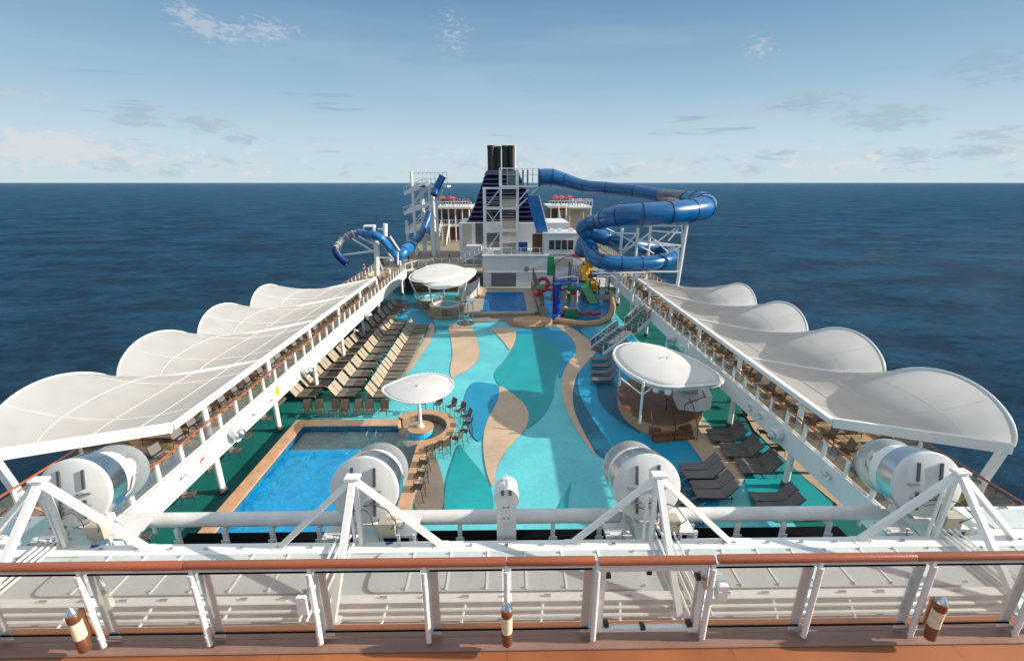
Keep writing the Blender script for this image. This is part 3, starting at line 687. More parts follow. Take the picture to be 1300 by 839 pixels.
# promenade furniture
for sg, side in ((-1, 'left'), (1, 'right')):
    face = 0 if sg < 0 else math.pi
    y = 9.3; i = 0
    while y < 64:
        if not (sg > 0 and 44 < y < 50):
            place(K_CH2 if sg < 0 else K_CHAIR, 'promenade_chair', (sg*(16.1+random.uniform(-.1, .15)), y, ZU), math.pi-face + random.uniform(-.5, .5) + math.pi, '%s chair in the rail side row of the %s promenade' % (ordn(i), side), 'chair', 'chairs by the inner rail of the %s promenade' % side); i += 1
        y += 1.35
    for i in range(13):
        place(K_TABLE, 'side_table', (sg*16.35, 9.95+4.05*i+.05, ZU), random.uniform(-.3, .3), '%s small dark table among the %s promenade chairs' % (ordn(i), side), 'table', 'side tables on the %s promenade' % side)
    for i in range(34):
        y = 10 + 1.55*i
        place(K_BROWN, 'promenade_lounger', (sg*17.75, y, ZU), face + random.uniform(-.08, .08), '%s lounger in the seaward row of the %s promenade' % (ordn(i), side), 'sun lounger', 'loungers in the seaward row of the %s promenade' % side)

# ------------------------------------------------------------------ main pool and swim-up bar
ring = P(534, 543, z=.6); RX, RY = ring.x, ring.y
RO, RIN = 2.35, 1.72
pool = empty('main_pool', (-10, 18, 0), 0, 'large rectangular swimming pool with tan coping at left front', 'swimming pool')
def pb(name, mb, mat, smooth=False, par=pool):
    mb.v = [(x+10, y-18, z) for x, y, z in mb.v]; return mb.build(name, mat, par, smooth)
s = MB()
s.box((-14.35, 9, .001), (-13.5, 27.95, .6), bev=.05)
s.box((-13.5, 27.1, .001), (RX-1.55, 27.949, .599), bev=.05)
pb('coping', s, 'coping')
s = MB(); s.box((PX0-.0, PY0, -1.25), (PX1, PY1, -1.15)); s.box((PX0, PY0, -1.15), (PX0+.02, PY1, .05)); s.box((PX0+.02, PY1-.02, -1.15), (PX1, PY1, .05)); s.box((PX1-.02, PY0, -1.15), (PX1, PY1-.02, .05))
pb('basin', s, 'tile_blue')
s = MB(); s.box((PX0, 9, .05), (PX0+.03, 27.1, .56)); s.box((PX0+.03, 27.06, .05), (RX-1.6, 27.1, .56))
pb('waterline_tile', s, 'tile_band')
s = MB(); s.box((PX0+.03, PY1, .01), (PX1+.4, 27.06, .12)); s.box((PX1, PY0, .01), (-5.4, PY1, .118)); s.box((PX1+.4, PY1, .01), (-4.7, 27.06, .119))
pb('shallow_ledge', s, 'tile_grey')
s = MB(); s.sheet([(PX0+.03, PY0), (PX1, PY0), (PX1, PY1), (PX0+.03, PY1)], .3); pb('water_surface', s, 'pool')
s = MB(); s.sheet([(PX1, PY0), (-6.0, PY0), (-4.7, 23.8), (RX-1.6, 27.05), (PX0+.03, 27.05), (PX0+.03, PY1), (PX1, PY1)], .3); pb('shallow_water_surface', s, 'shallow')
s = MB()
for x in (0, .55): s.tube([P(467+x*20, 571, z=.12)+Vector((0, 0, 0)), P(467+x*20, 571, z=.12)+Vector((0, 0, 1.0)), P(467+x*20, 571, z=.12)+Vector((0, .35, 1.1)), P(467+x*20, 571, z=.12)+Vector((0, .7, .2))], .025, 6)
pb('grab_rail', s, 'chrome', True)
# bar
bar = empty('swim_up_bar', (RX, RY, 0), 0, 'curved tan topped bar counter looping round the mushroom canopy', 'bar counter')
def arcpts(r, a0, a1, n, c=(0, 0)): return [(c[0]+r*math.cos(R(a0+(a1-a0)*i/n)), c[1]+r*math.sin(R(a0+(a1-a0)*i/n))) for i in range(n+1)]
a0, a1 = 142, -62
end = P(489, 690, z=.66); ex, ey = end.x-RX, end.y-RY
s = MB(); poly = arcpts(RO, a0, a1, 40) + [(RO*math.cos(R(a1))-.25, RO*math.sin(R(a1))-.35), (ex+.64, ey), (ex, ey)] + arcpts(RIN, a1-22, a0, 40)
s.prism(poly, .62, .70); s.build('counter_top', 'coping', bar)
poly2 = arcpts(RO-.12, a0, a1, 40) + [(RO*math.cos(R(a1))-.33, RO*math.sin(R(a1))-.35), (ex+.56, ey), (ex+.1, ey)] + arcpts(RIN+.1, a1-22, a0, 40)
s = MB(); s.prism(poly2, .01, .618); s.build('counter_base', 'stone', bar)
s = MB(); s.lathe([(RIN-.02, .012), (RIN-.02, .1), (.0, .1)], n=40); s.build('inner_floor', 'tile_grey', bar)
ped = MB(); ped.lathe([(.78, .1), (.78, .55), (.74, .6)], n=28); ped.build('pedestal', 'tile_blue', bar, True)
ped = MB(); ped.lathe([(.86, .6), (.86, .68), (.3, .72), (0, .72)], n=28); ped.build('pedestal_top', 'coping', bar, True)
# teardrop canopy
um = empty('teardrop_parasol', (RX, RY, .72), 0, 'white teardrop shaped fixed parasol standing in the swim-up bar', 'parasol')
cz = 3.15
def tear(t):   # t 0..2pi, tip towards -X
    x = math.cos(t); y = math.sin(t); k = 1.0 if x > 0 else 1 - .42*(x*x)
    return x*(2.0 if x > 0 else 2.55)+.25-.05, y*2.25*k+.35
vs = []; fs = []; nr, na = 8, 48
for i in range(nr+1):
    q = i/nr
    for j in range(na):
        x, y = tear(2*math.pi*j/na); vs.append((x*q, y*q, cz-.72+.22+.26*(1-q*q) - .02*q + x*q*.03))
for i in range(nr):
    for j in range(na): fs.append((i*na+j, (i+1)*na+j, (i+1)*na+(j+1)%na, i*na+(j+1)%na))
s = MB(); s.add(vs, fs); o = s.build('membrane', 'canvas_small', um, True); mm_ = o.modifiers.new('t', 'SOLIDIFY'); mm_.thickness = .03
s = MB(); s.tube([(tear(2*math.pi*j/na)[0], tear(2*math.pi*j/na)[1], cz-.72+.2+tear(2*math.pi*j/na)[0]*.03) for j in range(na)], .06, 8, True); s.build('rim_tube', 'white', um, True)
s = MB()
for j in range(0, na*2, 2):
    x, y = tear(math.pi*j/na); s.rod((x*1.02, y*1.02, cz-.72+.22+x*.03), (x*1.02, y*1.02, cz-.72+.32+x*.03), .014, 4)
s.build('lacing', 'white', um)
s = MB(); s.lathe([(.24, 0), (.24, .1), (.12, .2), (.11, cz-.55)], n=16); s.build('pole', 'white', um, True)
s = MB()
for a in range(0, 360, 60): s.rod((0, 0, cz-1.0), (1.1*math.cos(R(a)), 1.0*math.sin(R(a)), cz-.55), .035, 6)
s.build('strut', 'white', um)
for i, a in enumerate([98, 76, 56, 38, 20, 2, -16, -34, -52, -70]):
    rr = RO + .72
    place(K_STOOL, 'bar_stool', (RX+rr*math.cos(R(a)), RY+rr*math.sin(R(a)), lay[0]*.003+.002), R(a+180)+random.uniform(-.2, .2), '%s bar stool round the curved counter, counted from the far side' % (['first'] + ORD[1:])[i], 'bar stool', 'bar stools round the swim-up bar')
for i, (u, v) in enumerate([(538, 603), (535, 618), (531, 635)]):
    p = P(u, v, z=0); place(K_STOOL, 'bar_stool', (p.x, p.y, lay[0]*.003+.002), math.pi+random.uniform(-.2, .2), '%s bar stool from the curve along the straight counter' % ['first', 'second', 'third'][i], 'bar stool', 'bar stools along the straight counter')

# ------------------------------------------------------------------ far plunge pool, tubs, fountain
pp = empty('plunge_pool', (0, 61, 0), 0, 'rectangular deep blue plunge pool in front of white wall', 'swimming pool')
def at0(mb, y0, x0=0, z0=0): mb.v = [(x-x0, y-y0, z-z0) for x, y, z in mb.v]; return mb
s = MB(); s.box((QX0, QY0, -1.3), (QX1, QY1, -1.2)); s.box((QX0, QY0, -1.2), (QX0+.02, QY1, .29)); s.box((QX1-.02, QY0, -1.2), (QX1, QY1, .29)); s.box((QX0+.02, QY1-.02, -1.2), (QX1-.02, QY1, .29)); s.box((QX0+.02, QY0, -1.2), (QX1-.02, QY0+.02, .29))
M['tile_deep'] = tiles('deep_mosaic', (.006, .22, .62), (.01, .27, .7), (.006, .17, .5), .25, .25, .3)
at0(s, 61).build('basin', 'tile_deep', pp)
s = MB(); s.sheet([(QX0+.02, QY0+.02), (QX1-.02, QY0+.02), (QX1-.02, QY1-.02), (QX0+.02, QY1-.02)], .18); at0(s, 61).build('water_surface', 'deep', pp)
s = MB(); s.box((QX0-2.4, QY0-.7, .01), (QX1+1, QY0, .42), bev=.04); s.box((QX0-2.4, QY0, .01), (QX0, 70.8, .3)); s.box((QX1, QY0, .01), (QX1+1.4, 70.8, .3)); s.box((QX0, QY1, .01), (QX1, 70.8, .3))
at0(s, 61).build('surround', 'tile_grey', pp)
f0 = P(676, 411, z=0)
fo = empty('fountain_basin', (f0.x, f0.y, 0), 0, 'low round tan stone platform with small jets before the plunge pool', 'fountain')
s = MB(); s.lathe([(2.35, .01), (2.35, .5), (2.25, .58), (0, .58)], n=32, sx=1.0, sy=.6); s.build('plinth', 'coping', fo, True)
s = MB(); s.lathe([(1.2, .01), (1.2, .28), (0, .28)], c=(0, -1.3, 0), n=24, sy=.6); s.build('step', 'coping', fo, True)
s = MB()
for a in range(0, 360, 60): s.rod((-.5+.5*math.cos(R(a)), .3*math.sin(R(a)), .58), (-.5+.5*math.cos(R(a)), .3*math.sin(R(a)), .95), .03, 5, .01)
s.build('nozzle', 'chrome', fo)
# stone parapet beside the splash area
s = MB(); a = P(690, 405, z=0); b = P(676, 368, z=0)
s.beam((a.x, a.y, .75), (b.x, b.y, .75), .5, 1.5); s.build('stone_parapet', 'stone', label='narrow brown stone parapet between plunge pool and splash park', cat='parapet')
s = MB(); s.beam((a.x-.0, a.y, 2.0), (b.x-.0, b.y, 2.6), .06, 1.9); s.build('glass_screen', 'dgrey', label='dark tapering screen standing along the stone parapet', cat='screen')

def tub(u, v, rd, rw, h, label, steps):
    p = P(u, v, z=h); r = empty('hot_tub', (p.x, p.y, 0), 0, label, 'hot tub', 'hot tubs under the twin canopy')
    s = MB(); s.lathe([(rd, .01), (rd, h-.12), (rd-.03, h-.1)], n=40, cap=False); s.build('drum', 'stone', r, True)
    s = MB(); s.lathe([(rd+.04, h-.1), (rd+.04, h), (rw+.25, h+.02)], n=40)
    vs = s.v; s2 = MB(); s2.lathe([(rd+.04, h-.1), (rd+.06, h-.04), (rd, h), (rw+.3, h+.01), (rw+.05, h-.02), (rw, h-.1), (rw-.02, h-.5), (0, h-.55)], n=40, cap=False); s2.build('rim', 'coping', r, True)
    s = MB(); s.lathe([(rw+.28, h+.012), (rw+.2, h+.09), (rw+.05, h+.05), (rw-.1, h-.3), (rw-.3, h-.42), (0, h-.45)], n=36, cap=False); s.build('shell', 'white', r, True)
    s = MB(); s.lathe([(rw+.04, h-.02), (0, h-.02)], n=36, cap=False); s.build('water_surface', 'tub', r)
    if steps:
        s = MB(); s.lathe([(rd+.55, .01), (rd+.55, .38), (rd+.01, .38)], n=36); s.build('step', 'stone', r, True)
tub(567, 386, 2.15, 1.45, 1.35, 'nearer round hot tub with stone drum and step ring', True)
tub(546, 378, 1.75, 1.35, 1.2, 'farther smaller round hot tub left behind the other', False)
# twin canopy over the tubs
tc0 = P(563, 372, z=0)
tcn = empty('twin_canopy', (tc0.x, tc0.y, 0), 0, 'white canopy of two overlapping ovals above the hot tubs', 'canopy')
O = Vector((tc0.x, tc0.y, 0))
def lobe(name, cpts, dz, mat='canvas_small'):
    q = [P(u, v, z=4.4+dz+e_) - O for u, v, e_ in cpts]
    q = [Vector(t) for t in chaikin([tuple(t*1.0) for t in q], 1)]
    c_ = sum(q, Vector())/len(q); n = len(q); vs = []; nr = 6
    for i in range(nr+1):
        f_ = i/nr
        for p_ in q: vs.append(c_.lerp(p_, f_) + Vector((0, 0, .12*(1-f_*f_))))
    fs = [(i*n+j, i*n+(j+1)%n, (i+1)*n+(j+1)%n, (i+1)*n+j) for i in range(nr) for j in range(n)]
    s = MB(); s.add(vs, fs); o = s.build(name, mat, tcn, True); o.modifiers.new('t', 'SOLIDIFY').thickness = .04
    s = MB(); s.tube([p_ - Vector((0, 0, .03)) for p_ in q], .07, 6, True); s.build('rim_tube', 'white', tcn, True)
lobe('membrane', [(518, 351, 0), (530, 343, .2), (552, 335, .3), (572, 335, .2), (596, 342, 0), (575, 352, -.1), (545, 359, -.1), (522, 357, -.1)], .35)
lobe('membrane', [(534, 355, 0), (550, 345, .2), (575, 341, .3), (601, 340, .2), (606, 345, 0), (592, 358, 0), (570, 366, 0), (552, 367, 0), (538, 361, 0)], 0)
for (ua, va, ub, vb) in [(521, 357, 531, 379), (545, 366, 549, 386), (564, 366, 563, 378), (593, 354, 586, 383)]:
    a = P(ua, va, z=4.35) - O; b = P(ub, vb, z=1.2) - O; b.z = 1.25
    s = MB(); s.rod(a, b, .12, 10); s.build('leg', 'white', tcn, True)
# shower cage
sp = P(592, 411, z=0); sh = empty('shower_enclosure', (sp.x, sp.y, 0), 0, 'open chrome shower frame with round white head beside hot tub', 'shower')
s = MB(); s.lathe([(1.0, .01), (1.0, .12), (0, .12)], n=28); s.build('tray', 'dgrey', sh, True)
for a in (20, 110, 200, 290):
    s = MB(); s.rod((.85*math.cos(R(a)), .85*math.sin(R(a)), .12), (.85*math.cos(R(a)), .85*math.sin(R(a)), 2.7), .05, 8); s.build('post', 'chrome', sh, True)
s = MB(); s.tube([(x, y, 2.7) for x, y in arcpts(.85, 0, 350, 24)], .05, 6, True); s.tube([(x, y, 1.2) for x, y in arcpts(.85, 60, 300, 18)], .035, 6); s.build('hoop', 'chrome', sh, True)
s = MB(); s.lathe([(.55, 0), (.62, .08), (.55, .16), (.3, .1)], c=(.7, 0, 2.9), n=24); s.build('shower_head', 'white', sh, True)
# bar behind the tubs
lb = P(563, 372, z=0)
s = MB(); s.box((-16, 69.5, .01), (-4.9, 70.2, 3.0)); 
bb = empty('lounge_bar', (-9.5, 69.5, 0), 0, 'dark red lounge bar front in shade behind the hot tubs', 'bar')
s = MB(); s.box((-6.3, 1.2, .01), (4.6, 1.4, 3.0)); s.build('back_wall', 'dkred', bb)
s = MB(); s.box((-4.5, -1.0, .01), (2.2, -.3, 1.1)); s.build('counter', 'brown', bb)
s = MB(); s.box((-4.6, -1.1, 1.1), (2.3, -.2, 1.17)); s.build('counter_top', 'coping', bb)
s = MB()
for i in range(5): s.box((-5.5+2*i, 1.0, .8), (-4.2+2*i, 1.19, 2.5))
s.build('shelving', 'brown', bb)
for i in range(5):
    place(K_STOOL, 'bar_stool', (-13.2+1.35*i, 67.7, lay[0]*.003+.002), math.pi/2, '%s stool from the left at the lounge bar behind hot tubs' % (['first']+ORD[1:])[i], 'bar stool', 'stools at the lounge bar')
# curved low wall left of plunge pool
s = MB(); s.tube([P(u, v, z=.5) for u, v in [(578, 380), (592, 379), (603, 376), (609, 371), (610, 366)]], .35, 8); s.build('curved_planter_wall', 'coping', smooth=True, label='low curved tan wall left of the plunge pool', cat='low wall')
s = MB(); s.v = []; s.tube([P(u, v, z=1.7) for u, v in [(585, 373), (597, 370), (604, 365), (606, 360)]], 1.0, 8); 
ws = MB(); pts_ = [P(u, v, z=.8) for u, v in [(583, 379), (597, 378), (606, 373), (609, 368)]]
for i in range(3): ws.beam(pts_[i]+Vector((0, 0, 1)), pts_[i+1]+Vector((0, 0, 1)), .05, 2.0)
ws.build('curved_screen', 'grey', label='curved grey glass screen above the low tan wall', cat='screen')

# ------------------------------------------------------------------ stage with oval canopy
sc_ = P(838, 520, z=.9); st = empty('round_stage', (sc_.x, sc_.y, 0), 0, 'round brown wooden stage with steps and white console, right of centre', 'stage')
px = lambda u, v, z: P(u, v, z=z) - Vector((sc_.x, sc_.y, 0))
out_ = [px(u, v, .9) for u, v in [(783, 500), (787, 487), (805, 480), (840, 477), (875, 480), (893, 500), (895, 520), (880, 534), (845, 541), (818, 535), (795, 521)]]
poly = [(p[0], p[1]) for p in chaikin([tuple(p) for p in out_], 2)]
s = MB(); s.prism(poly, .01, .86); s.build('skirt', 'coping', st)
s = MB(); s.prism([(x*1.015, y*1.015) for x, y in poly], .861, .92); s.build('floor', 'teak_red', st)
p0 = px(850, 543, .45)
for i in range(3):
    s = MB(); s.box((p0.x-1.4, p0.y-1.0+.35*i, .01), (p0.x+1.4, p0.y-.65+.35*i+.3, .22*(i+1)), rz=.12); s.build('step', 'teak_red', st)
for dx in (-1.45, 0, 1.45):
    s = MB(); s.tube([(p0.x+dx, p0.y-1.0, .1), (p0.x+dx, p0.y-1.0, .95), (p0.x+dx+.2, p0.y+.6, 1.8), (p0.x+dx+.25, p0.y+1.6, 1.85), (p0.x+dx+.25, p0.y+1.6, .92)], .035, 6); s.build('handrail', 'dgrey' if dx else 'frame', st, True)
s = MB(); q0 = px(893, 520, .92); q1 = px(868, 528, .92); s.tube([q1+Vector((0, 0, .9)), q0+Vector((0, 0, 1.0)), q0+Vector((.2, 1.0, 1.0))], .04, 6); s.tube([q1+Vector((0, 0, .0)), q1+Vector((0, 0, .9))], .03, 6); s.tube([q0, q0+Vector((0, 0, 1))], .03, 6)
s.build('handrail', 'brown', st, True)
c0 = px(876, 512, .92)
s = MB(); s.prism([(c0.x+x, c0.y+y) for x, y in [(-1.2, -.9), (0, -1.3), (1.1, -.9), (1.4, .4), (.7, 1.3), (-.9, 1.0)]], .921, 1.9); s.build('console', 'white', st)
s = MB(); s.box((c0.x-.7, c0.y-.4, 1.9), (c0.x+.3, c0.y+.5, 2.35), bev=.04); s.build('console_rack', 'grey', st)
# canopy of the stage
oc = empty('stage_canopy', (sc_.x, sc_.y, .92), 0, 'oval white canopy with flat cut end above round stage', 'canopy')
O = Vector((sc_.x, sc_.y, .92))
ol = [(778, 452, 4.1), (781, 441, 4.2), (795, 435, 4.2), (815, 435, 4.2), (845, 441, 4.1), (880, 455, 4.0), (905, 469, 3.9), (918, 481, 3.8), (917, 486, 3.75), (885, 489, 3.75), (852, 491, 3.75), (830, 488, 3.75), (808, 479, 3.85), (790, 467, 4.0)]
q = [P(u, v, z=z_) - O for u, v, z_ in ol]; q = [Vector(t) for t in chaikin([tuple(t) for t in q], 1)]
cc = sum(q, Vector())/len(q); n = len(q); vs = []; nr = 7
for i in range(nr+1):
    f_ = i/nr
    for p_ in q: vs.append(cc.lerp(p_, f_) + Vector((0, 0, .5*(1-f_*f_))))
s = MB(); s.add(vs, [(i*n+j, i*n+(j+1)%n, (i+1)*n+(j+1)%n, (i+1)*n+j) for i in range(nr) for j in range(n)]); o = s.build('membrane', 'canvas_small', oc, True); o.modifiers.new('t', 'SOLIDIFY').thickness = .03
s = MB(); s.tube([p_ + Vector((0, 0, -.05)) for p_ in q], .1, 8, True); s.build('rim_tube', 'white', oc, True)
s = MB(); s.tube([(cc + (p_-cc)*.97) + Vector((0, 0, -.3)) for p_ in q], .05, 6, True)
for p_ in q[::2]: s.rod(p_ + Vector((0, 0, -.05)), (cc + (p_-cc)*.97) + Vector((0, 0, -.3)), .025, 4)
s.build('rim_truss', 'white', oc, True)
s = MB(); e1 = [cc.lerp(q[2], .98), cc.lerp(q[14], .99)]
s.tube([q[22]*.96 + Vector((0, 0, .12)), cc + Vector((.5, .2, .56)), q[9]*.97 + Vector((0, 0, .1))], .05, 6); s.build('ridge_tube', 'grey', oc, True)
for (ub, vb, ut, vt) in [(812, 537, 815, 484), (786, 490, 787, 464), (868, 480, 869, 460), (895, 500, 899, 478)]:
    b = P(ub, vb, z=.92) - O; t = Vector((b.x, b.y, 2.95)); s = MB(); s.rod(b, t, .085, 10)
    if ub == 812:
        for tx in ((-1.3, .8), (1.5, .6)): s.rod(t - Vector((0, 0, .9)), t + Vector((tx[0], tx[1], -.05)), .05, 8)
    s.build('post', 'white', oc, True)
for (u, v) in [(833, 494), (848, 497)]:
    p = P(u, v, z=3.3) - O; s = MB(); s.lathe([(.05, .3), (.2, .2), (.24, 0), (.2, -.15), (0, -.2)], c=p, n=14); s.build('spotlight', 'white', oc, True)

# ------------------------------------------------------------------ staircase on the right
stair = empty('staircase', (12, 45, 0), 0, 'white staircase with dark treads from right promenade down to pool deck', 'staircase')
A = P(757, 447, z=0); B = P(829, 392, z=ZU); A = Vector((A.x, A.y, 0)); B = Vector((B.x, B.y, ZU)); O = Vector((12, 45, 0))
d = (B-A); dh = Vector((d.x, d.y, 0)); wv = Vector((-dh.y, dh.x, 0)).normalized() * .95
mid0 = A + d*.48 ; mid1 = mid0 + Vector((dh.x*.12, dh.y*.12, 0)); BB = B
def flight(p, q, n, nm):
    for sg2 in (-1, 1):
        s = MB(); s.beam(p+wv*sg2-O+Vector((0, 0, .05)), q+wv*sg2-O+Vector((0, 0, .05)), .08, .34); s.build('stringer', 'white', stair)
        s = MB(); s.rod(p+wv*sg2-O+Vector((0, 0, 1.05)), q+wv*sg2-O+Vector((0, 0, 1.05)), .05, 8); s.build('handrail', 'white' if sg2 > 0 else 'handrail', stair, True)
        s = MB()
        for i in range(6): t = p.lerp(q, i/5)+wv*sg2-O; s.rod(t, t+Vector((0, 0, 1.05)), .035, 6)
        s.build('baluster', 'white', stair)
        s = MB(); a_, b_ = p+wv*sg2*.98-O, q+wv*sg2*.98-O; s.beam(a_+Vector((0, 0, .6)), b_+Vector((0, 0, .6)), .015, .65); s.build('glass_panel', 'glass', stair)
    for i in range(n):
        t = p.lerp(q, (i+.5)/n)-O; s = MB(); dd = dh.normalized()*.16
        s.add([t-wv-dd, t+wv-dd, t+wv+dd, t-wv+dd] + [x-Vector((0, 0, .05)) for x in (t-wv-dd, t+wv-dd, t+wv+dd, t-wv+dd)], [(3,2,1,0),(4,5,6,7),(0,1,5,4),(1,2,6,5),(2,3,7,6),(3,0,4,7)]); s.build('tread', 'dgrey', stair)
flight(A, mid0, 9, 'a'); flight(mid1, BB, 9, 'b')
s = MB(); s.add([x-O for x in (mid0-wv, mid0+wv, mid1+wv, mid1-wv)] + [x-O-Vector((0, 0, .12)) for x in (mid0-wv, mid0+wv, mid1+wv, mid1-wv)], [(0,1,2,3),(7,6,5,4),(0,4,5,1),(1,5,6,2),(2,6,7,3),(3,7,4,0)]); s.build('landing', 'handrail', stair)
s = MB(); s.rod(mid0-O, Vector((mid0.x-12, mid0.y-45, 0)), .09, 8); s.build('prop', 'white', stair)
s = MB(); s.box((B.x-.5, B.y+.9, ZU), (B.x-.1, B.y+2.3, ZU+1.5), bev=.03); s.build('stair_gate_post', 'brown', label='brown wooden newel cabinet at the head of the staircase', cat='cabinet')

# ------------------------------------------------------------------ splash park
def disc(u, v, r, z0, z1, n=36):
    p = P(u, v, z=z1); return p
spk = P(728, 388, z=0)
s = MB(); poly = chaikin([tuple(P(u, v, z=0)[:2]) for u, v in [(684, 405), (683, 368), (700, 366), (770, 366), (778, 385), (776, 402), (745, 410), (715, 408)]], 2)
s.sheet([(p[0], p[1]) for p in poly], lay[0]*.003+.02); struct('splash_floor', s, 'splash')
s = MB(); cp = [P(u, v, z=.3) for u, v in [(706, 406), (720, 408.5), (742, 411), (760, 409), (773, 402), (778, 390), (776, 378)]]
q = [Vector(x) for x in spline([tuple(c) for c in cp], 6)]; s.tube(q, .38, 8); s.build('splash_kerb', 'coping', smooth=True, label='curved tan kerb around the blue splash park', cat='kerb')
def sp_thing(name, u, v, label, cat, group='splash park toys'):
    p = P(u, v, z=0); return empty(name, (p.x, p.y, .1), 0, label, cat, group)
t = sp_thing('play_tower', 706, 399, 'thick blue splash tower with coloured bucket arms', 'play tower')
s = MB(); s.lathe([(.55, 0), (.5, .5), (.5, 3.6), (.62, 3.7), (.62, 3.9), (.2, 4.1)], n=20); s.build('column', 'blue', t, True)
for a, mt, z_, l_ in [(190, 'red', 3.0, 2.6), (165, 'green', 3.5, 2.2), (10, 'green', 3.5, 2.0), (20, 'red', 2.9, 2.4), (200, 'red', 3.6, 1.8), (-20, 'slide_lt', 3.9, 2.6)]:
    c_, s_ = math.cos(R(a)), math.sin(R(a)); s = MB(); s.tube([(0, 0, z_), (c_*l_*.6, s_*l_*.6, z_+.25), (c_*l_, s_*l_, z_)], .11, 6); s.lathe([(.1, .05), (.42, -.05), (.5, -.35), (.3, -.6), (0, -.6)], c=(c_*l_, s_*l_, z_), n=14); s.build('bucket_arm', mt, t, True)
t = sp_thing('spray_pole', 732, 396, 'slim white spray pole in the splash park', 'spray pole')
s = MB(); s.rod((0, 0, 0), (0, 0, 4.4), .09, 8); s.build('pole', 'white', t, True); s = MB(); s.tube([(0, 0, 4.4), (-.8, 0, 4.6), (-1.6, 0, 4.5), (-2.6, 0, 4.3)], .05, 6); s.build('arm', 'white', t, True)
t = sp_thing('water_hoop', 689, 378, 'round crimson water hoop at left of splash park', 'water hoop')
s = MB(); s.tube([(.75*math.cos(R(a)), 0, 2.0+.75*math.sin(R(a))) for a in range(0, 360, 20)], .27, 8, True); s.build('hoop', 'red', t, True); s = MB(); s.rod((0, 0, 0), (0, 0, 1.3), .12, 8); s.build('stem', 'red', t)
t = sp_thing('snake_sprayer', 740, 403, 'low red snake shaped water sprayer near the kerb', 'water sprayer')
s = MB(); s.tube([(-2.6, .3, 0), (-2.2, .2, .9), (-1.6, 0, .6), (-.9, .1, .8), (-.2, 0, .3), (.6, .1, .5), (1.4, 0, .3), (2.2, .1, .5)], [.2, .28, .2, .22, .18, .22, .18, .3], 8); s.build('body', 'red', t, True)
s = MB(); s.lathe([(.28, 0), (.3, .3), (0, .45)], c=(-2.2, .2, .9), n=12); s.build('head', 'yellow', t, True)
t = sp_thing('spray_crate', 725, 404, 'small dark green box sprayer beside the red snake', 'water sprayer')
s = MB(); s.box((-.8, -.5, 0), (.8, .5, 1.0), bev=.06); s.build('box', 'green', t); s = MB(); s.box((-.7, -.4, 1.0), (.7, .4, 1.1)); s.build('lid', 'dgrey', t)
for i, (u, v, mt, lb_) in enumerate([(718, 386, 'yellow', 'yellow spray post behind blue tower'), (728, 388, 'yellow', 'yellow spray post left of the white pole'), (700, 378, 'cloth_w', 'pale ground jet near the crimson hoop')]):
    t = sp_thing('spray_post', u, v, lb_, 'spray post'); s = MB(); s.tube([(0, 0, 0), (0, 0, 1.3), (.2, 0, 1.6), (.5, 0, 1.5)], .13, 8); s.build('stem', mt, t, True); s = MB(); s.lathe([(.1, .1), (.35, 0), (.3, -.15), (0, -.15)], c=(.5, 0, 1.5), n=12); s.build('nozzle', mt, t, True)
t = sp_thing('yellow_slide', 747, 378, 'tall yellow spiral children slide in the splash park', 'play slide')
s = MB(); pts = [(1.0*math.cos(a*.45)-.2, 1.0*math.sin(a*.45), 5.6-a*.30) for a in range(0, 19)]; s.tube(pts, .78, 12, caps=True); s.build('spiral_tube', 'yellow', t, True)
s = MB(); s.rod((-.2, 0, 0), (-.2, 0, 6.1), .18, 8); s.lathe([(1.0, 6.1), (.7, 6.5), (0, 6.7)], n=16, c=(-.2, 0, 0)); s.build('mast', 'yellow', t, True)
t = sp_thing('climbing_frame', 722, 380, 'green and blue climbing frame with rope net and red cap', 'climbing frame')
s = MB()
for x in (-2.2, 0, 2.0):
    for y in (-.8, .8): s.rod((x, y, 0), (x, y, 5.2), .09, 6)
s.tube([(-2.2, -.8, 5.2), (-1.1, -.8, 6.0), (0, -.8, 6.2), (1, -.8, 6.0), (2, -.8, 5.2)], .07, 6); s.build('posts', 'dgrey', t)
s = MB(); s.box((-3.2, -.3, 3.4), (-2.3, .2, 6.2), bev=.1); s.build('green_panel', 'green', t)
s = MB(); s.box((-2.2, -.8, 2.6), (2.0, .8, 2.8)); s.build('platform', 'blue', t)
s = MB()
for k in range(7): s.rod((-.1+.3*k, -.82, 2.8), (.2+.25*k, -.82, 5.1), .03, 4); s.rod((0, -.84, 2.9+.33*k), (2, -.84, 2.9+.33*k), .03, 4)
s.build('net', 'slide_lt', t); s = MB(); s.lathe([(.85, 0), (.7, .35), (0, .5)], c=(.9, -.2, 6.1), n=18); s.build('cap', 'red', t, True)
s = MB(); s.box((1.6, -1.0, 2.9), (2.2, -.86, 4.9)); s.build('yellow_panel', 'yellow', t)
s = MB(); s.add([(1.2, -.6, 2.7), (2.4, -.6, 2.7), (3.6, -3.2, .1), (2.4, -3.2, .1), (1.2, -.6, 2.5), (2.4, -.6, 2.5), (3.6, -3.2, 0), (2.4, -3.2, 0)], [(3,2,1,0),(4,5,6,7),(0,1,5,4),(1,2,6,5),(2,3,7,6),(3,0,4,7)]); s.build('ramp', 'green', t)
t = sp_thing('purple_playhouse', 764, 380, 'dark purple roofed playhouse beside the right promenade', 'playhouse')
s = MB()
for x in (-2, -.7, .7, 2):
    for y in (-1, 1): s.rod((x, y, 0), (x, y, 3.0), .1, 6)
s.build('posts', 'dgrey', t); s = MB()
s.tube([(-2.8, 0, 2.7), (-1.6, 0, 3.5), (0, 0, 3.6), (1.4, 0, 4.0), (2.6, 0, 4.6)], [.4, .75, .9, .8, .4], 10, flat=.5); s.build('roof', 'purple', t, True)
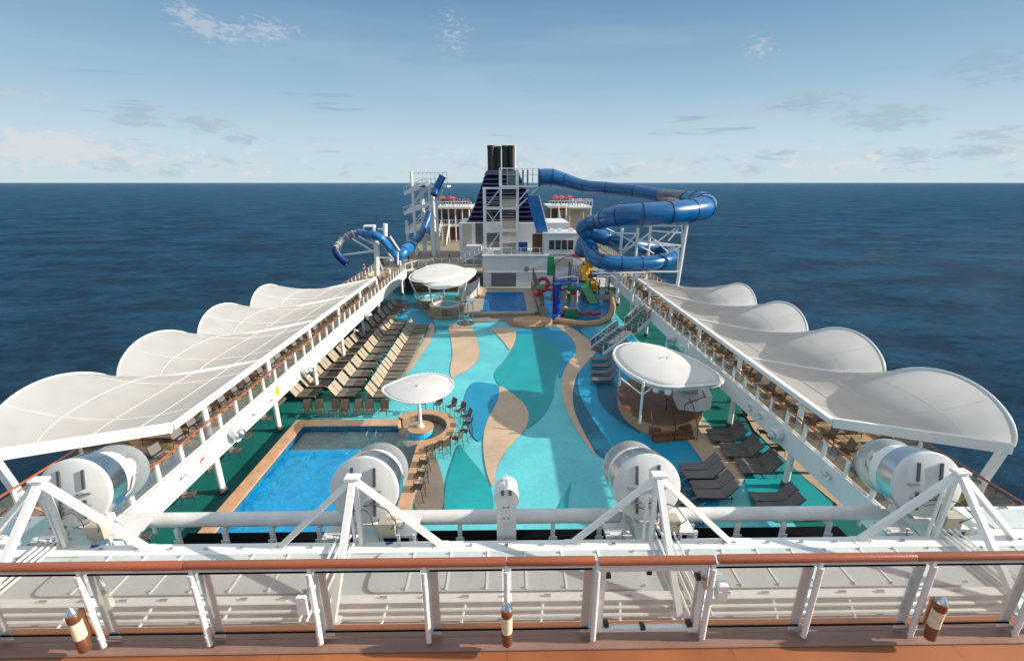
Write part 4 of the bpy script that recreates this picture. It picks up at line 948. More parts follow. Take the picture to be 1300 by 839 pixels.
s = MB(); s.box((-2.1, -1.1, 1.3), (2.1, 1.1, 1.45)); s.box((-2.1, -1.15, .1), (2.1, -1.05, .9)); s.build('floor', 'beige', t)

# ------------------------------------------------------------------ aft structures
YW = 71.2
dh_ = empty('aft_deckhouse', (0, YW, 0), 0, 'broad white deckhouse wall with shutter behind the plunge pool', 'deckhouse')
def px3(u, v, Y): return P(u, v, Y=Y)
zt = P(640, 325, Y=YW).z
xl = P(613, 345, Y=YW).x; xr = P(737, 345, Y=YW).x
s = MB(); s.box((xl, 0, 0), (xr, 9, zt)); s.build('wall', 'wall', dh_)
s = MB(); s.box((xl-.1, -.25, zt-.03), (P(697, 325, Y=YW).x, 9.2, zt+.14)); s.box((xl-.05, -.12, P(640, 346.2, Y=YW).z), (P(706, 346, Y=YW).x, -.002, P(640, 344.8, Y=YW).z)); s.build('cornice', 'white', dh_)
a = P(624, 366, Y=YW); b = P(655, 346, Y=YW)
s = MB(); s.box((a.x, -.08, .32), (b.x, -.003, b.z)); s.build('shutter_frame', 'dgrey', dh_)
s = MB(); 
for k in range(12): s.box((a.x+.15, -.14+.02*(k % 2), .4+k*(b.z-.5)/12), (b.x-.15, -.082, .4+(k+.9)*(b.z-.5)/12))
s.build('shutter', M.setdefault('shutter', paint('shutter_grey', (.13, .14, .16), .5, var=.15)), dh_)
s = MB(); a = P(701, 337, Y=YW); b = P(728, 328, Y=YW); s.box((a.x, -.09, a.z), (b.x, -.003, b.z)); s.build('wall_panel', 'beige', dh_)
s = MB(); s.lathe([(.0, 0), (.22, .0), (.22, .1), (0, .1)], c=(P(611.5, 350, Y=YW).x+.5, -.12, P(611, 350, Y=YW).z), n=14, axis='Y'); s.build('wall_light', 'white', dh_, True)
# lettering of the aqua park
def lettering(body, size, loc, mat, name, label, par=None):
    cu = bpy.data.curves.new(name, 'FONT'); cu.body = body; cu.size = size; cu.extrude = .02; cu.resolution_u = 2
    o = bpy.data.objects.new(name, cu); COL.objects.link(o); dg = bpy.context.evaluated_depsgraph_get()
    me = bpy.data.meshes.new_from_object(o.evaluated_get(dg)); bpy.data.objects.remove(o); me.materials.clear(); me.materials.append(M[mat])
    q = bpy.data.objects.new(name, me); COL.objects.link(q); q.rotation_euler = (math.pi/2, 0, 0); q.location = loc
    if par: q.parent = par
    else: tag(q, label, 'lettering')
    return q
def emblem(u, v, label, A_):
    p = P(u, v, Y=YW-.1); e_ = empty('round_emblem', (p.x, YW-.08, p.z), 0, label, 'emblem', 'round emblems on the white wall')
    s = MB(); s.tube([(.33*math.cos(R(a)), 0, .33*math.sin(R(a))) for a in range(0, 360, 20)], .06, 6, True); s.build('ring', 'ink', e_, True)
    lettering('A', .5, (-.17, -.01, -.17), 'ink', 'letter', None, e_)
emblem(669, 341.5, 'round dark ring emblem with letter, right, before the pale letters', 1)
emblem(610, 342, 'round dark ring emblem at left corner of white wall', 1)
p = P(674, 343.6, Y=YW-.1); lettering('UA', .7, (p.x, YW-.04, p.z), 'lettergrey', 'wall_lettering', 'pale grey letters UA after the round emblem on white wall')
rail_parts('glass_railing', [(xl+.1, YW+.1), (P(697, 325, Y=YW).x, YW+.1)], zt+.14, 1.1, 1.45, 'glass railing on top of the white deckhouse wall', handrail='white', postw=.12)
# control cabin on the right
cb = empty('control_cabin', (0, YW, 0), 0, 'small white cabin with a row of windows right of the tower', 'cabin')
a = P(690, 325, Y=YW); b = P(734, 297, Y=YW)
s = MB(); s.box((a.x, .01, zt+.15), (b.x, 5, b.z), bev=.03); s.build('body', 'wall', cb)
s = MB(); s.box((a.x-.15, -.2, b.z), (b.x+.15, 5.2, b.z+.18)); s.build('roof', 'white', cb)
for i in range(4):
    wa = P(697+8*i, 317, Y=YW); wb = P(704+8*i, 305, Y=YW); s = MB(); s.box((wa.x, -.04, wa.z), (wb.x, .03, wb.z)); f_ = s.build('window', 'window', cb)
    s = MB(); s.box((wa.x-.06, -.03, wa.z-.1), (wb.x+.06, .008, wa.z)); s.box((wa.x-.06, -.03, wb.z), (wb.x+.06, .008, wb.z+.1)); s.build('frame', 'white', f_)
for i, x in enumerate((a.x+1, a.x+2.2, a.x+4)):
    s = MB(); s.box((x, 1, b.z+.18), (x+.7, 1.8, b.z+.7), bev=.05); s.build('roof_vent', 'white', cb)
# slide tower with stairs
tw = empty('slide_tower', (0, 73, zt+.14), 0, 'tall white scaffold tower with stairs beside the funnel', 'slide tower')
TO = Vector((0, 73, zt+.14))
def tp(u, v, Y=73): return P(u, v, Y=Y) - TO
zb = 0; ztop = tp(636, 239).z
cols_u = [615, 636, 657]
for u in cols_u:
    for dy in (0, 3.4):
        x = tp(u, 280).x; s = MB(); s.box((x-.17, dy-.17, 0), (x+.17, dy+.17, ztop if u != 636 and u != 657 else tp(636, 216).z)); s.build('column', 'white', tw)
lv = [tp(636, v).z for v in (293, 265, 239)]
xL, xM, xR = [tp(u, 280).x for u in cols_u]
for z_ in lv:
    s = MB()
    s.box((xL-.2, -.2, z_-.15), (xR+.2, -.0+.1, z_+.12)); s.box((xL-.2, 3.3, z_-.15), (xR+.2, 3.6, z_+.12)); s.box((xL-.15, .1, z_-.12), (xL+.15, 3.3, z_+.1)); s.box((xR-.15, .1, z_-.12), (xR+.15, 3.3, z_+.1)); s.build('floor_beam', 'white', tw)
    s = MB(); s.box((xM, .1, z_-.05), (xR-.2, 3.3, z_+.02)) ; s.build('floor', 'grey', tw)
prev = 0
for i, z_ in enumerate(lv):
    s = MB(); n = 9
    for k in range(n):
        zz = prev + (z_-prev)*(k+.5)/n; xx = xL+.3 + (xM-xL-.3)*(k/n if i % 2 == 0 else 1-k/n)
        s.box((xx-.16, .5, zz-.03), (xx+.18, 1.5, zz+.03)); s.box((xM+.3, .3+.33*k, zz-.03), (xR-.3, .3+.33*k+.35, zz+.03))
    s.build('stair_flight', 'beige' if i < 2 else 'grey', tw)
    s = MB()
    a_, b_ = ((xL, xM) if i % 2 == 0 else (xM, xL)); s.beam((a_, -.02, prev), (b_, -.02, z_), .08, .1); 
    if i == 1: s.beam((b_, -.02, prev), (a_, -.02, z_), .08, .1)
    s.build('brace', 'white', tw)
    s = MB()
    for k in range(5): s.rod((xL, -.05, prev+.35*k+.3), (xR, -.05, prev+.35*k+.3), .02, 4)
    s.build('guard_wires', 'white', tw)
    s = MB(); s.box((xM+.2, 3.0, prev+.1), (xR-.2, 3.2, prev+1.3)); s.build('panel', 'beige', tw)
    prev = z_
# top platform
pL, pR = tp(634, 238).x, tp(684, 238).x; pz = ztop
s = MB(); s.box((pL, -.3, pz+.121), (pR, 4.2, pz+.36)); s.build('top_platform', 'white', tw)
for u in (634, 644, 655, 663, 669, 676, 683):
    x = tp(u, 230).x; s = MB(); s.box((x-.06, -.28, pz+.36), (x+.06, -.16, tp(u, 214).z)); s.build('post', 'white' if u in (634, 655, 683) else 'grey', tw)
s = MB(); s.rod((pL, -.22, tp(640, 214).z), (pR, -.22, tp(640, 214).z), .06, 6); s.rod((pL, -.22, tp(640, 222).z), (pR, -.22, tp(640, 222).z), .03, 6); s.build('handrail', 'white', tw)
s = MB(); s.box((tp(645, 230).x, -.2, pz+.4), (tp(654, 230).x, -.17, tp(645, 217).z)); s.build('screen', 'glass_teal', tw)
s = MB(); s.beam((xR, 0, tp(0, 264).z), (pR-.2, 0, pz), .2, .2); s.beam((xR, .2, tp(0, 257).z), (pR-1.4, .2, pz), .2, .2); s.build('bracket', 'white', tw)
for i, (u, mt) in enumerate([(664, 'ink'), (670, 'ink')]):
    x = tp(u, 230).x; s = MB(); s.box((x-.12, .4, pz+.36), (x+.12, .6, tp(u, 216).z)); s.build('door_panel', mt, tw)
# steep blue chute on the tower
s = MB(); a = P(674, 248, Y=72.6); b = P(692, 296, Y=72); ch = empty('blue_chute', (b.x, b.y, b.z), 0, 'steep bright blue open chute leaning against the slide tower', 'water slide')
aa = a-b
for q_, nm in (((0, 0), 'chute'), ):
    s.add([(-1.3, 0, 0), (.5, 0, 0), (aa.x+1.1, 0, aa.z), (aa.x-.7, 0, aa.z), (-1.3, .7, 0), (.5, .7, 0), (aa.x+1.1, .7, aa.z), (aa.x-.7, .7, aa.z)], [(0,1,2,3),(7,6,5,4),(0,4,5,1),(1,5,6,2),(2,6,7,3),(3,7,4,0)])
s.build('chute', 'slide_lt', ch)
s = MB(); s.beam((.6, -.1, 0), (aa.x+1.2, -.1, aa.z), .12, .16); s.build('edge_rail', 'white', ch)

# blue bin and brown doors behind the railing
s = MB(); a = P(658, 318, Y=YW+4); s.box((a.x, YW+4, zt+.2), (a.x+1.5, YW+4.6, zt+1.6), bev=.08); s.build('blue_cabinet', 'cloth_b', label='dark blue covered locker beside the tower foot', cat='locker')
s = MB(); a = P(676, 320, Y=YW+3); s.box((a.x, YW+3, zt+.15), (a.x+1.75, YW+4, zt+3.0)); 
bc = empty('brown_cabinet', (a.x, YW+3, zt+.15), 0, 'tall brown cabinet beside the cabin', 'cabinet')
s.v = [(x-a.x, y-YW-3, z-zt-.15) for x, y, z in s.v]; s.build('body', 'brown', bc); s = MB(); s.box((.9, -.03, .1), (.93, 0, 2.7)); s.box((.8, -.06, 1.2), (.84, -.03, 1.5)); s.build('handle', 'frame', bc)

# ------------------------------------------------------------------ funnel
YF = 80.0
fn = empty('funnel', (0, YF, 0), 0, 'navy louvred funnel with black exhaust pipes', 'funnel')
def fp(u, v): return P(u, v, Y=YF)
prof = []   # (zlow, xl, xr)
zl0 = fp(640, 282).z; zh0 = fp(640, 216).z; nt_ = 11
for i in range(nt_):
    f_ = i/nt_; v0 = 282 - 66*f_
    ul = 593 + (617-593)*(f_**.85); ur = 686 - (686-657)*(f_**1.0)
    z0 = fp(640, v0).z; z1 = fp(640, v0-6).z; a_, b_ = fp(ul, v0).x, fp(ur, v0).x; dep = 9 - 5*f_
    s = MB(); dd = .38
    s.add([(a_-.1, -.1, z0), (b_+.1, -.1, z0), (b_+.1, dep, z0), (a_-.1, dep, z0), (a_+dd, .5, z1-.03), (b_-dd, .5, z1-.03), (b_-dd, dep-.5, z1-.03), (a_+dd, dep-.5, z1-.03)], [(3,2,1,0),(4,5,6,7),(0,1,5,4),(1,2,6,5),(2,3,7,6),(3,0,4,7)])
    s.build('louvre_tier', 'navy', fn)
for u, vt, rr in [(623.5, 184, .62), (632.5, 185, .45), (641.5, 184, .55), (649, 184, .55), (628, 186, .5)]:
    a_ = fp(u, 218); s = MB(); top = fp(u, vt).z; s.lathe([(rr, a_.z-.5), (rr, top-.5), (rr*1.08, top-.48), (rr*1.08, top), (rr*.8, top), (rr*.8, top-.4)], c=(a_.x, 1.6 + (1.6 if u == 628 else 0), 0), n=16); s.build('exhaust_pipe', 'soot', fn, True)
s = MB(); s.rod((fp(654, 215).x, 1, fp(654, 216).z), (fp(654, 215).x, 1, fp(654, 184).z), .12, 8); s.build('mast', 'white', fn)
s = MB(); a_, b_ = fp(585, 330), fp(722, 282)
s.box((a_.x, -1.0, 3.3), (b_.x, 9, zl0-.05)); s.build('base_house', 'wall', fn)
for (u0, v0, u1, v1, mt) in [(588, 312, 599, 284, 'beige'), (604, 312, 613, 283, 'dgrey'), (615, 318, 634, 296, 'dgrey'), (659, 300, 680, 284, 'wall'), (680, 300, 690, 282, 'beige'), (637, 300, 655, 288, 'beige')]:
    a_, b_ = P(u0, v0, Y=YF-1), P(u1, v1, Y=YF-1); s = MB(); s.box((a_.x, -1.06, a_.z), (b_.x, -1.003, b_.z)); s.build('wall_panel', mt, fn)
# ------------------------------------------------------------------ aft decks
ZA = ZU
s = MB()
for a_, b_, y0, y1 in [(-20.1, xl-.02, YE, 118), (xr+.02, 20.1, YE, 118), (xl-.02, xr+.02, YW+9.02, 118)]: s.box((a_, y0, ZA-.3), (b_, y1, ZA))
struct('aft_deck', s, M.setdefault('aft_teak', planks('aft_planks', (.27, .22, .16), .13, 'Y', .65, .1, .6)))
rail_parts('glass_railing', [(-XI, YE), (-13.6, YE+3.2), (-11.5, YE+5), (xl-.2, YE+5)], ZA, 1.1, 1.4, 'curved glass railing at the forward end of left aft deck', handrail='white', postw=.12)
s = MB(); cpz = [(-XI, YE), (-13.6, YE+3.2), (-11.5, YE+5), (xl-.1, YE+5)]
for i in range(3): s.beam((cpz[i][0], cpz[i][1], ZA-.25), (cpz[i+1][0], cpz[i+1][1], ZA-.25), .25, .7)
s.build('deck_edge_fascia', 'white', label='white curved deck edge above the lounge bar', cat='fascia')
# the sloped ladder left of funnel house
ls = empty('side_stairs', (P(600, 335, Y=76).x, 76, ZA), 0, 'white side stairs at the left of the deckhouse', 'staircase')
s = MB(); 
for k in range(10): s.box((-1.8+.36*k, -1.0, .2*k), (-1.4+.36*k, 0, .2*k+.06))
s.build('treads', 'grey', ls)
for y in (-1.02, .02):
    s = MB(); s.beam((-1.9, y, 0), (2.0, y, 2.1), .06, .25); s.rod((-1.9, y, 1.0), (2.0, y, 3.1), .05, 6)
    for k in range(6): s.rod((-1.9+.75*k, y, .4*k), (-1.9+.75*k, y, .4*k+1.0), .03, 5)
    s.build('side_rail', 'white', ls)
s = MB(); s.box((P(593, 330, Y=78).x, 76.5, ZA), (P(612, 330, Y=78).x, 78.9, ZA+2.6)); s.build('storage_cabin', 'wall', label='low white cabin between side stairs and funnel base', cat='cabin')
# aft deckhouses (sun deck with people)
YA = 104.0
def aft_house(u0, u1, vtop, side):
    r = empty('aft_terrace', (0, YA, ZA), 0, '%s raised aft terrace crowded with loungers and people' % side, 'terrace')
    a_, b_ = P(u0, vtop, Y=YA), P(u1, vtop, Y=YA); zt2 = a_.z - ZA
    s = MB(); s.box((a_.x, 0, zt2-.4), (b_.x, 14, zt2)); s.build('terrace_slab', 'white', r)
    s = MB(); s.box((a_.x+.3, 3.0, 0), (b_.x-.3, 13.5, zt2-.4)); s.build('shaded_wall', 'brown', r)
    zm = (zt2)*.48; s = MB(); s.box((a_.x+.1, .5, zm-.4), (b_.x-.1, 3, zm)); s.build('middle_floor', 'white', r)
    for k in range(6):
        x = a_.x+.5 + (b_.x-a_.x-1)*k/5; s = MB(); s.rod((x, .6, 0), (x, .6, zt2-.4), .16, 8); s.build('column', 'white', r)
    for k in range(5):
        x = a_.x+1.0 + (b_.x-a_.x-3)*k/4; s = MB(); s.box((x, 2.96, zm+.3), (x+1.3, 2.995, zm+2.4)); s.build('window', 'window', r)
    s = MB()
    n = 14
    for zz in (zt2, zm):
        s.rod((a_.x, .3 if zz == zt2 else .7, zz+1.1), (b_.x, .3 if zz == zt2 else .7, zz+1.1), .06, 5)
        for k in range(n+1): x = a_.x + (b_.x-a_.x)*k/n; s.rod((x, .3 if zz == zt2 else .7, zz), (x, .3 if zz == zt2 else .7, zz+1.1), .05, 4)
    s.build('guard_rail', 'white', r)
    return a_.x, b_.x, a_.z
hx = [aft_house(548, 598, 263, 'left'), aft_house(697, 752, 262, 'right')]
# stairs up to the left terrace
def stairs_to(x, y0, z0, y1, z1, wd, label):
    r = empty('aft_stairs', (x, y0, z0), 0, label, 'staircase'); n = 14
    s = MB()
    for k in range(n): s.box((-wd/2, (y1-y0)*k/n, (z1-z0)*k/n), (wd/2, (y1-y0)*(k+1)/n, (z1-z0)*k/n+.08))
    s.build('treads', 'beige', r)
    for sg2 in (-1, 1):
        s = MB(); s.beam((sg2*wd/2, 0, .1), (sg2*wd/2, y1-y0, z1-z0+.1), .1, .35, (0, 0, 1)); s.rod((sg2*wd/2, 0, 1.1), (sg2*wd/2, y1-y0, z1-z0+1.1), .06, 6)
        for k in range(6): t = k/5; s.rod((sg2*wd/2, (y1-y0)*t, (z1-z0)*t), (sg2*wd/2, (y1-y0)*t, (z1-z0)*t+1.1), .04, 5)
        s.build('side_rail', 'white', r)
x_ = P(563, 300, Y=100).x
stairs_to(x_, 97, ZA, 104.5, ZA+3.6, 1.9, 'steep white stairs rising to the left aft terrace')
x_ = P(716, 285, Y=100).x
stairs_to(x_, 98, ZA+2.5, 104.5, ZA+7.0, 1.6, 'white stairs rising to the right aft terrace')
s = MB(); a_ = P(730, 262, Y=96); b_ = P(752, 262, Y=96)
rt = empty('right_upper_landing', (0, 96, ZA), 0, 'white railed landing beyond the control cabin', 'landing')
zz = P(735, 263, Y=96).z-ZA; s.box((a_.x-1.2, 0, zz-.3), (b_.x, 4, zz)); s.build('floor', 'white', rt)
s = MB()
for k in range(9): x = a_.x-1.2 + (b_.x-a_.x+1.2)*k/8; s.box((x-.07, .05, zz), (x+.07, .15, zz+1.5))
s.rod((a_.x-1.2, .1, zz+1.5), (b_.x, .1, zz+1.5), .07, 6); s.build('guard_rail', 'white', rt)
s = MB()
for x in (a_.x-1, (a_.x+b_.x)/2, b_.x-.3): s.rod((x, .3, 0), (x, .3, zz-.3), .2, 8)
s.box((a_.x-1.2, 3, 0), (b_.x, 3.3, zz-.3)); s.build('support_wall', 'beige', rt)

# ------------------------------------------------------------------ people (skin-modified figures)
def skin_body(edges, vs, rad):
    me = bpy.data.meshes.new('body'); me.from_pydata(vs, edges, []); o = bpy.data.objects.new('tmp', me); COL.objects.link(o)
    o.modifiers.new('s', 'SKIN'); sk = me.skin_vertices[0].data
    for i, r_ in enumerate(rad): sk[i].radius = (r_[0], r_[1]) if isinstance(r_, tuple) else (r_, r_)
    sk[0].use_root = True
    o.modifiers.new('ss', 'SUBSURF').levels = 1
    dg = bpy.context.evaluated_depsgraph_get(); m2 = bpy.data.meshes.new_from_object(o.evaluated_get(dg)); bpy.data.objects.remove(o); m2.shade_smooth(); return m2
def person_kit(shirt, trousers, stride=.1, arm=.25):
    vs = [(0,0,.95),(0,0,1.2),(0,0,1.42),(0,0,1.52),(0,.01,1.62),(0,.01,1.74), (.1,0,.9),(.11,stride,.5),(.11,stride*.6,.08),(.11,stride*.6-.14,.04), (-.1,0,.9),(-.11,-stride,.5),(-.11,-stride*1.4,.08),(-.11,-stride*1.4-.14,.04), (.19,0,1.4),(.25,.03,1.13),(.25,-arm*.5,.9),(.25,-arm*.7,.8), (-.19,0,1.4),(-.25,.03,1.13),(-.25,-.08,.88),(-.25,-.1,.78)]
    ed = [(0,1),(1,2),(2,3),(3,4),(4,5),(0,6),(6,7),(7,8),(8,9),(0,10),(10,11),(11,12),(12,13),(2,14),(14,15),(15,16),(16,17),(2,18),(18,19),(19,20),(20,21)]
    rd = [(.15,.11),(.13,.1),(.15,.1),.055,(.075,.09),(.07,.08), .085,.06,.04,.035, .085,.06,.04,.035, .055,.045,.035,.03, .055,.045,.035,.03]
    b = skin_body(ed, vs, rd); b.materials.clear(); b.materials.append(M['skin'])
    ts = skin_body([(0,1),(1,2),(1,3),(3,4),(1,5),(5,6)], [(0,0,1.0),(0,0,1.4),(0,0,1.44),(.2,0,1.4),(.25,.02,1.2),(-.2,0,1.4),(-.25,.02,1.2)], [(.165,.125),(.165,.115),.08,.07,.065,.07,.065]); ts.materials.clear(); ts.materials.append(M[shirt])
    tr = skin_body([(0,1),(1,2),(0,3),(3,4)], [(0,0,.98),(.1,0,.88),(.11,stride,.5),(-.1,0,.88),(-.11,-stride,.5)], [(.16,.13),.105,.085,.105,.085]); tr.materials.clear(); tr.materials.append(M[trousers])
    h = MB(); h.lathe([(.02, .13), (.07, .1), (.1, .02), (.098, -.04), (.09, -.06)], c=(0, .03, 1.7), n=12)
    return [('body', b), ('shirt', ts), ('trousers', tr), ('hair', h.mesh('hair', 'hair', True))]
KP = [person_kit('cloth_d', 'cloth_d', .12), person_kit('cloth_w', 'cloth_b', .05), person_kit('cloth_r', 'cloth_d', .02), person_kit('cloth_b', 'cloth_w', .08)]
def stand(kit, u, v, z, rz, label, group=None):
    p = P(u, v, z=z); place(KP[kit], 'person', (p.x, p.y, z), rz, label, 'person', group)
stand(0, 463, 349, ZU, 1.2, 'person in dark clothes walking on the left promenade')
stand(0, 485.5, 340, ZU, .4, 'person in dark clothes standing beneath the loop slide')
stand(3, 548, 334, ZU, 2.0, 'person in blue top by the railing left of twin canopy')
stand(1, 532, 329, ZU, 1.0, 'person in pale top near the tube slide exit')
stand(2, 519, 333, ZU, 2.4, 'person in red top beside the tube slide exit')
stand(0, 571, 334, ZU, 2.0, 'person in dark clothes behind the railing above hot tubs')
tp_ = P(538, 236, Y=84); 
k = 0
for (x0, x1, z_) in hx:
    for i in range(16):
        x = x0+.6+(x1-x0-1.2)*(i+random.uniform(.1, .9))/16; y = YA + random.uniform(.9, 6)
        place(KP[random.choice([0, 1, 2, 2, 3])], 'person', (x, y, z_), random.uniform(0, 6.28), 'person standing in the crowd on the raised aft terrace', 'person', 'crowd on the aft terraces')
for i, (u, v) in enumerate([(560, 262), (572, 262), (712, 258), (722, 257), (705, 259)]):
    p = P(u, v, Y=YA+3); 
    if i < 2: z_ = hx[0][2]
    else: z_ = hx[1][2]
    r = empty('sunshade', (p.x, YA+4, z_), 0, '%s red sunshade on the %s aft terrace from the left' % (['first', 'second', 'first', 'third', 'second'][i] if i > 1 else ['first', 'second'][i], 'left' if i < 2 else 'right'), 'sunshade', 'red sunshades')
    s = MB(); s.lathe([(1.3, 1.7), (.7, 2.05), (0, 2.3)], n=10); s.build('shade', 'cloth_r', r, True); s = MB(); s.rod((0, 0, 0), (0, 0, 2.2), .05, 6); s.build('pole', 'white', r)

# ------------------------------------------------------------------ slides
def slide(name, rows, mats, label, n=5, seg=14, ring_every=5, group='blue water slides'):
    """rows: u, v, Y, radius_px"""
    pts = []
    for u, v, Y, rp in rows:
        p = P(u, v, Y=Y); dd = (ROT.transposed() @ (p-EYE)).z * -1
        pts.append((p.x, p.y, p.z, rp*dd/F))
    q = spline(pts, n); O = Vector(q[0][:3])
    r = empty(name, O, 0, label, 'water slide', group)
    s = MB(); cs = [Vector(x[:3])-O for x in q]; rs = [x[3] for x in q]; s.tube(cs, rs, seg, caps=False)
    o = s.build('tube', mats[0], r, True); o.modifiers.new('t', 'SOLIDIFY').thickness = .06
    for i in range(0, len(cs), ring_every):
        j = min(i+1, len(cs)-1); d_ = (cs[j]-cs[j-1]).normalized(); s2 = MB(); s2.tube([cs[i]-d_*.05, cs[i]-d_*.045, cs[i]+d_*.045, cs[i]+d_*.05], [rs[i]*1.0, rs[i]*1.05, rs[i]*1.05, rs[i]*1.0], seg, caps=False)
        s2.build('joint_flange', mats[1], r, True)
    return r
slide('tube_slide', [(684,226,72,11),(700,226,72,11),(716,230,72,9.5),(742,237,71,8),(770,239,69,7.5),(805,242.5,67,7.5),(838,248,65,7.5)], ['slide', 'slide_dk'], 'long blue tube slide leaving the tower top towards the right')
slide('clear_tube_section', [(838,248,65,7.5),(852,249,63,7.5),(866,251,60,8),(876,254,58,9)], ['clear_tube', 'slide_dk'], 'clear tube section joining the blue slides on the right', ring_every=20)
slide('tube_slide', [(872,253,58,9.5),(885,255,55,11.5),(895,259,52,13),(893,264,49,14.5),(876,267.5,47,14.2),(848,270.5,45.5,14.2),(815,272.5,45,14),(786,274,45.5,13.2),(770,277,47,11.5),(762,281,49,10)], ['slide', 'slide_dk'], 'thick upper blue tube slide coil overhanging the right side')
slide('tube_slide', [(762,281,49,9.5),(750,283,51,9),(740,290,51.5,9.2),(750,297,51.5,9.4),(768,302,51.5,9.4),(790,308,53,9.2),(815,313,55,9),(838,316,56,9),(851,321,54,9.4),(851,328,50.5,9.8),(836,333,48.5,9.8),(812,335,47.5,9.7),(787,335,47,9.6),(764,332,47,9.6),(752,325,48,9.4),(750,317,50,9.4),(742,309,52,9.6),(739,318,54,9.5)], ['slide', 'slide_dk'], 'lower blue tube slide loop above the splash park')
# supports of the right slides
sup = empty('slide_support', (16, 49, ZU), 0, 'white steel truss carrying the right tube slides', 'support frame')
SO = Vector((16, 49, ZU))
def sup_col(u, vt, Y, rr=.16, vb=None, nm='column'):
    p = P(u, vt, Y=Y) - SO; s = MB(); bx = p.x; s.rod((bx, p.y, 0 if vb is None else (P(u, vb, Y=Y)-SO).z), p, rr, 8); s.build(nm, 'white', sup); return p
c1 = sup_col(790, 290, 49.5); c2 = sup_col(810, 290, 49.5); c3 = sup_col(826, 288, 52)
s = MB(); a_ = P(872, 285, Y=48) - SO; b_ = P(859, 362, Y=48)-SO; b_.z = 0; s.rod(a_, b_, .2, 8); s.build('column', 'white', sup)
s = MB(); a2 = P(866, 285, Y=48.2) - SO; m2 = P(866, 313, Y=48.2)-SO; s.rod(a2, m2, .1, 6); s.build('brace', 'white', sup)
def br(u0, v0, u1, v1, Y0, Y1=None, rr=.09):
    s = MB(); s.rod(P(u0, v0, Y=Y0)-SO, P(u1, v1, Y=Y1 or Y0)-SO, rr, 6); s.build('brace', 'white', sup)
for t in [(770,290,790,300,49.5),(790,300,830,322,49.5),(790,322,826,295,49.5),(810,295,790,318,49.5),(826,312,866,312,50),(810,306,866,312,49.5),(830,310,858,290,49),(826,293,866,296,50),(840,325,866,312,49),(826,300,850,322,50),(775,286,866,287,48.5),(862,312,860,345,48),(780,296,812,297,49.6),(790,318,812,306,49.5),(820,345,862,345,47.5),(752,347,820,346,46.5),(862,345,868,312,48),(848,306,862,290,48.5)]: br(*t)
br(757, 343, 792, 352, 46.5, 47, .12)
rp_ = rail_parts('slide_walkway_rail', [(P(758, 352, Y=58).x, 58), (P(830, 350, Y=58).x-1, 58)], ZU, 1.2, 1.2, 'short railing behind the lower slide coil', handrail='white')

# left slide tower
lt = empty('spiral_stair_tower', (P(535, 300, Y=84).x, 84, ZA), 0, 'white left tower with wrapped stairs and railed top platform', 'slide tower')
LO = Vector((P(535, 300, Y=84).x, 84, ZA))
def lp(u, v, Y=84): return P(u, v, Y=Y)-LO
for (u, vt, Y) in [(522, 218, 84), (545, 236, 84), (522, 218, 89), (549, 236, 89), (516, 280, 86), (535, 240, 86), (553, 240, 84.5), (549, 275, 82)]:
    p = lp(u, vt, Y); s = MB(); s.rod((p.x, p.y, 0), p, .26 if u != 535 else .4, 8); s.build('column', 'white', lt)
for (v0, v1, ua, ub) in [(247, 236, 513, 540), (272, 262, 513, 542), (297, 287, 515, 545)]:
    s = MB(); a_, b_ = lp(ua, v0, 84), lp(ub, v1, 84); s.beam(a_, b_, .2, .35); s.beam(a_+Vector((0, 4.5, .4)), b_+Vector((0, 4.5, .4)), .2, .3)
    s.add([a_, b_, b_+Vector((0, 4.5, .4)), a_+Vector((0, 4.5, .4))], [(0,1,2,3)])
    s.build('ramp', 'white', lt)
    s = MB(); s.beam(a_+Vector((0, -.05, .3)), b_+Vector((0, -.05, .3)), .04, .35); s.beam(a_+Vector((0, 4.6, .7)), b_+Vector((0, 4.6, .7)), .04, .35); s.build('side_panel', 'white', lt)
    s = MB(); s.rod(a_+Vector((0, 0, 1.2)), b_+Vector((0, 0, 1.2)), .06, 6)
    for k in range(8): t_ = a_.lerp(b_, k/7); s.rod(t_, t_+Vector((0, 0, 1.2)), .045, 5)
    s.build('guard_rail', 'white', lt)
    s = MB(); c_ = lp(ub+2, v0+12, 84); s.beam(b_+Vector((0, .2, 0)), a_+Vector((0, .2, -3.2)), .1, .12); s.build('brace', 'white', lt)
a_, b_ = lp(527, 236, 84), lp(568, 236, 84)
s = MB(); s.box((a_.x, -.1, a_.z-.25), (b_.x, 5, a_.z+.05)); s.build('top_platform', 'white', lt)
topz = lp(540, 219, 84).z
s = MB()
for k in range(9): x = a_.x+(b_.x-a_.x)*k/8; s.rod((x, 0, a_.z), (x, 0, topz), .06, 5)
s.rod((a_.x, 0, topz), (b_.x, 0, topz), .07, 6); s.rod((a_.x, 0, (topz+a_.z)/2), (b_.x, 0, (topz+a_.z)/2), .04, 6); s.build('guard_rail', 'white', lt)
s = MB()
for (u0, v0, u1, v1) in [(540, 238, 556, 262), (556, 238, 540, 262), (545, 262, 556, 285), (522, 262, 545, 236), (522, 290, 545, 264), (556, 262, 562, 240)]: s.beam(lp(u0, v0, 84.3), lp(u1, v1, 84.3), .12, .16)
s.build('brace', 'white', lt)
slide('body_slide', [(562,224,83.5,4.5),(558,232,83.5,4.5),(554,240,83.5,4.5),(551,248,83,4.5)], ['slide', 'slide_dk'], 'short blue chute at the top of the left tower', ring_every=8)
slide('body_slide', [(545,271,80,4),(541,283,79,4.2),(534,298,77,4.5),(524,309,75,4.8),(516,316,72,5.2)], ['slide', 'slide_dk'], 'blue tube slide dropping from the left tower')
slide('body_slide', [(524,309,74,6),(520,314,72,7),(513,320,70,7),(508,326,69,5.5),(505,334,69,5)], ['slide_lt', 'slide_dk'], 'flared blue slide mouth landing on the left aft deck')
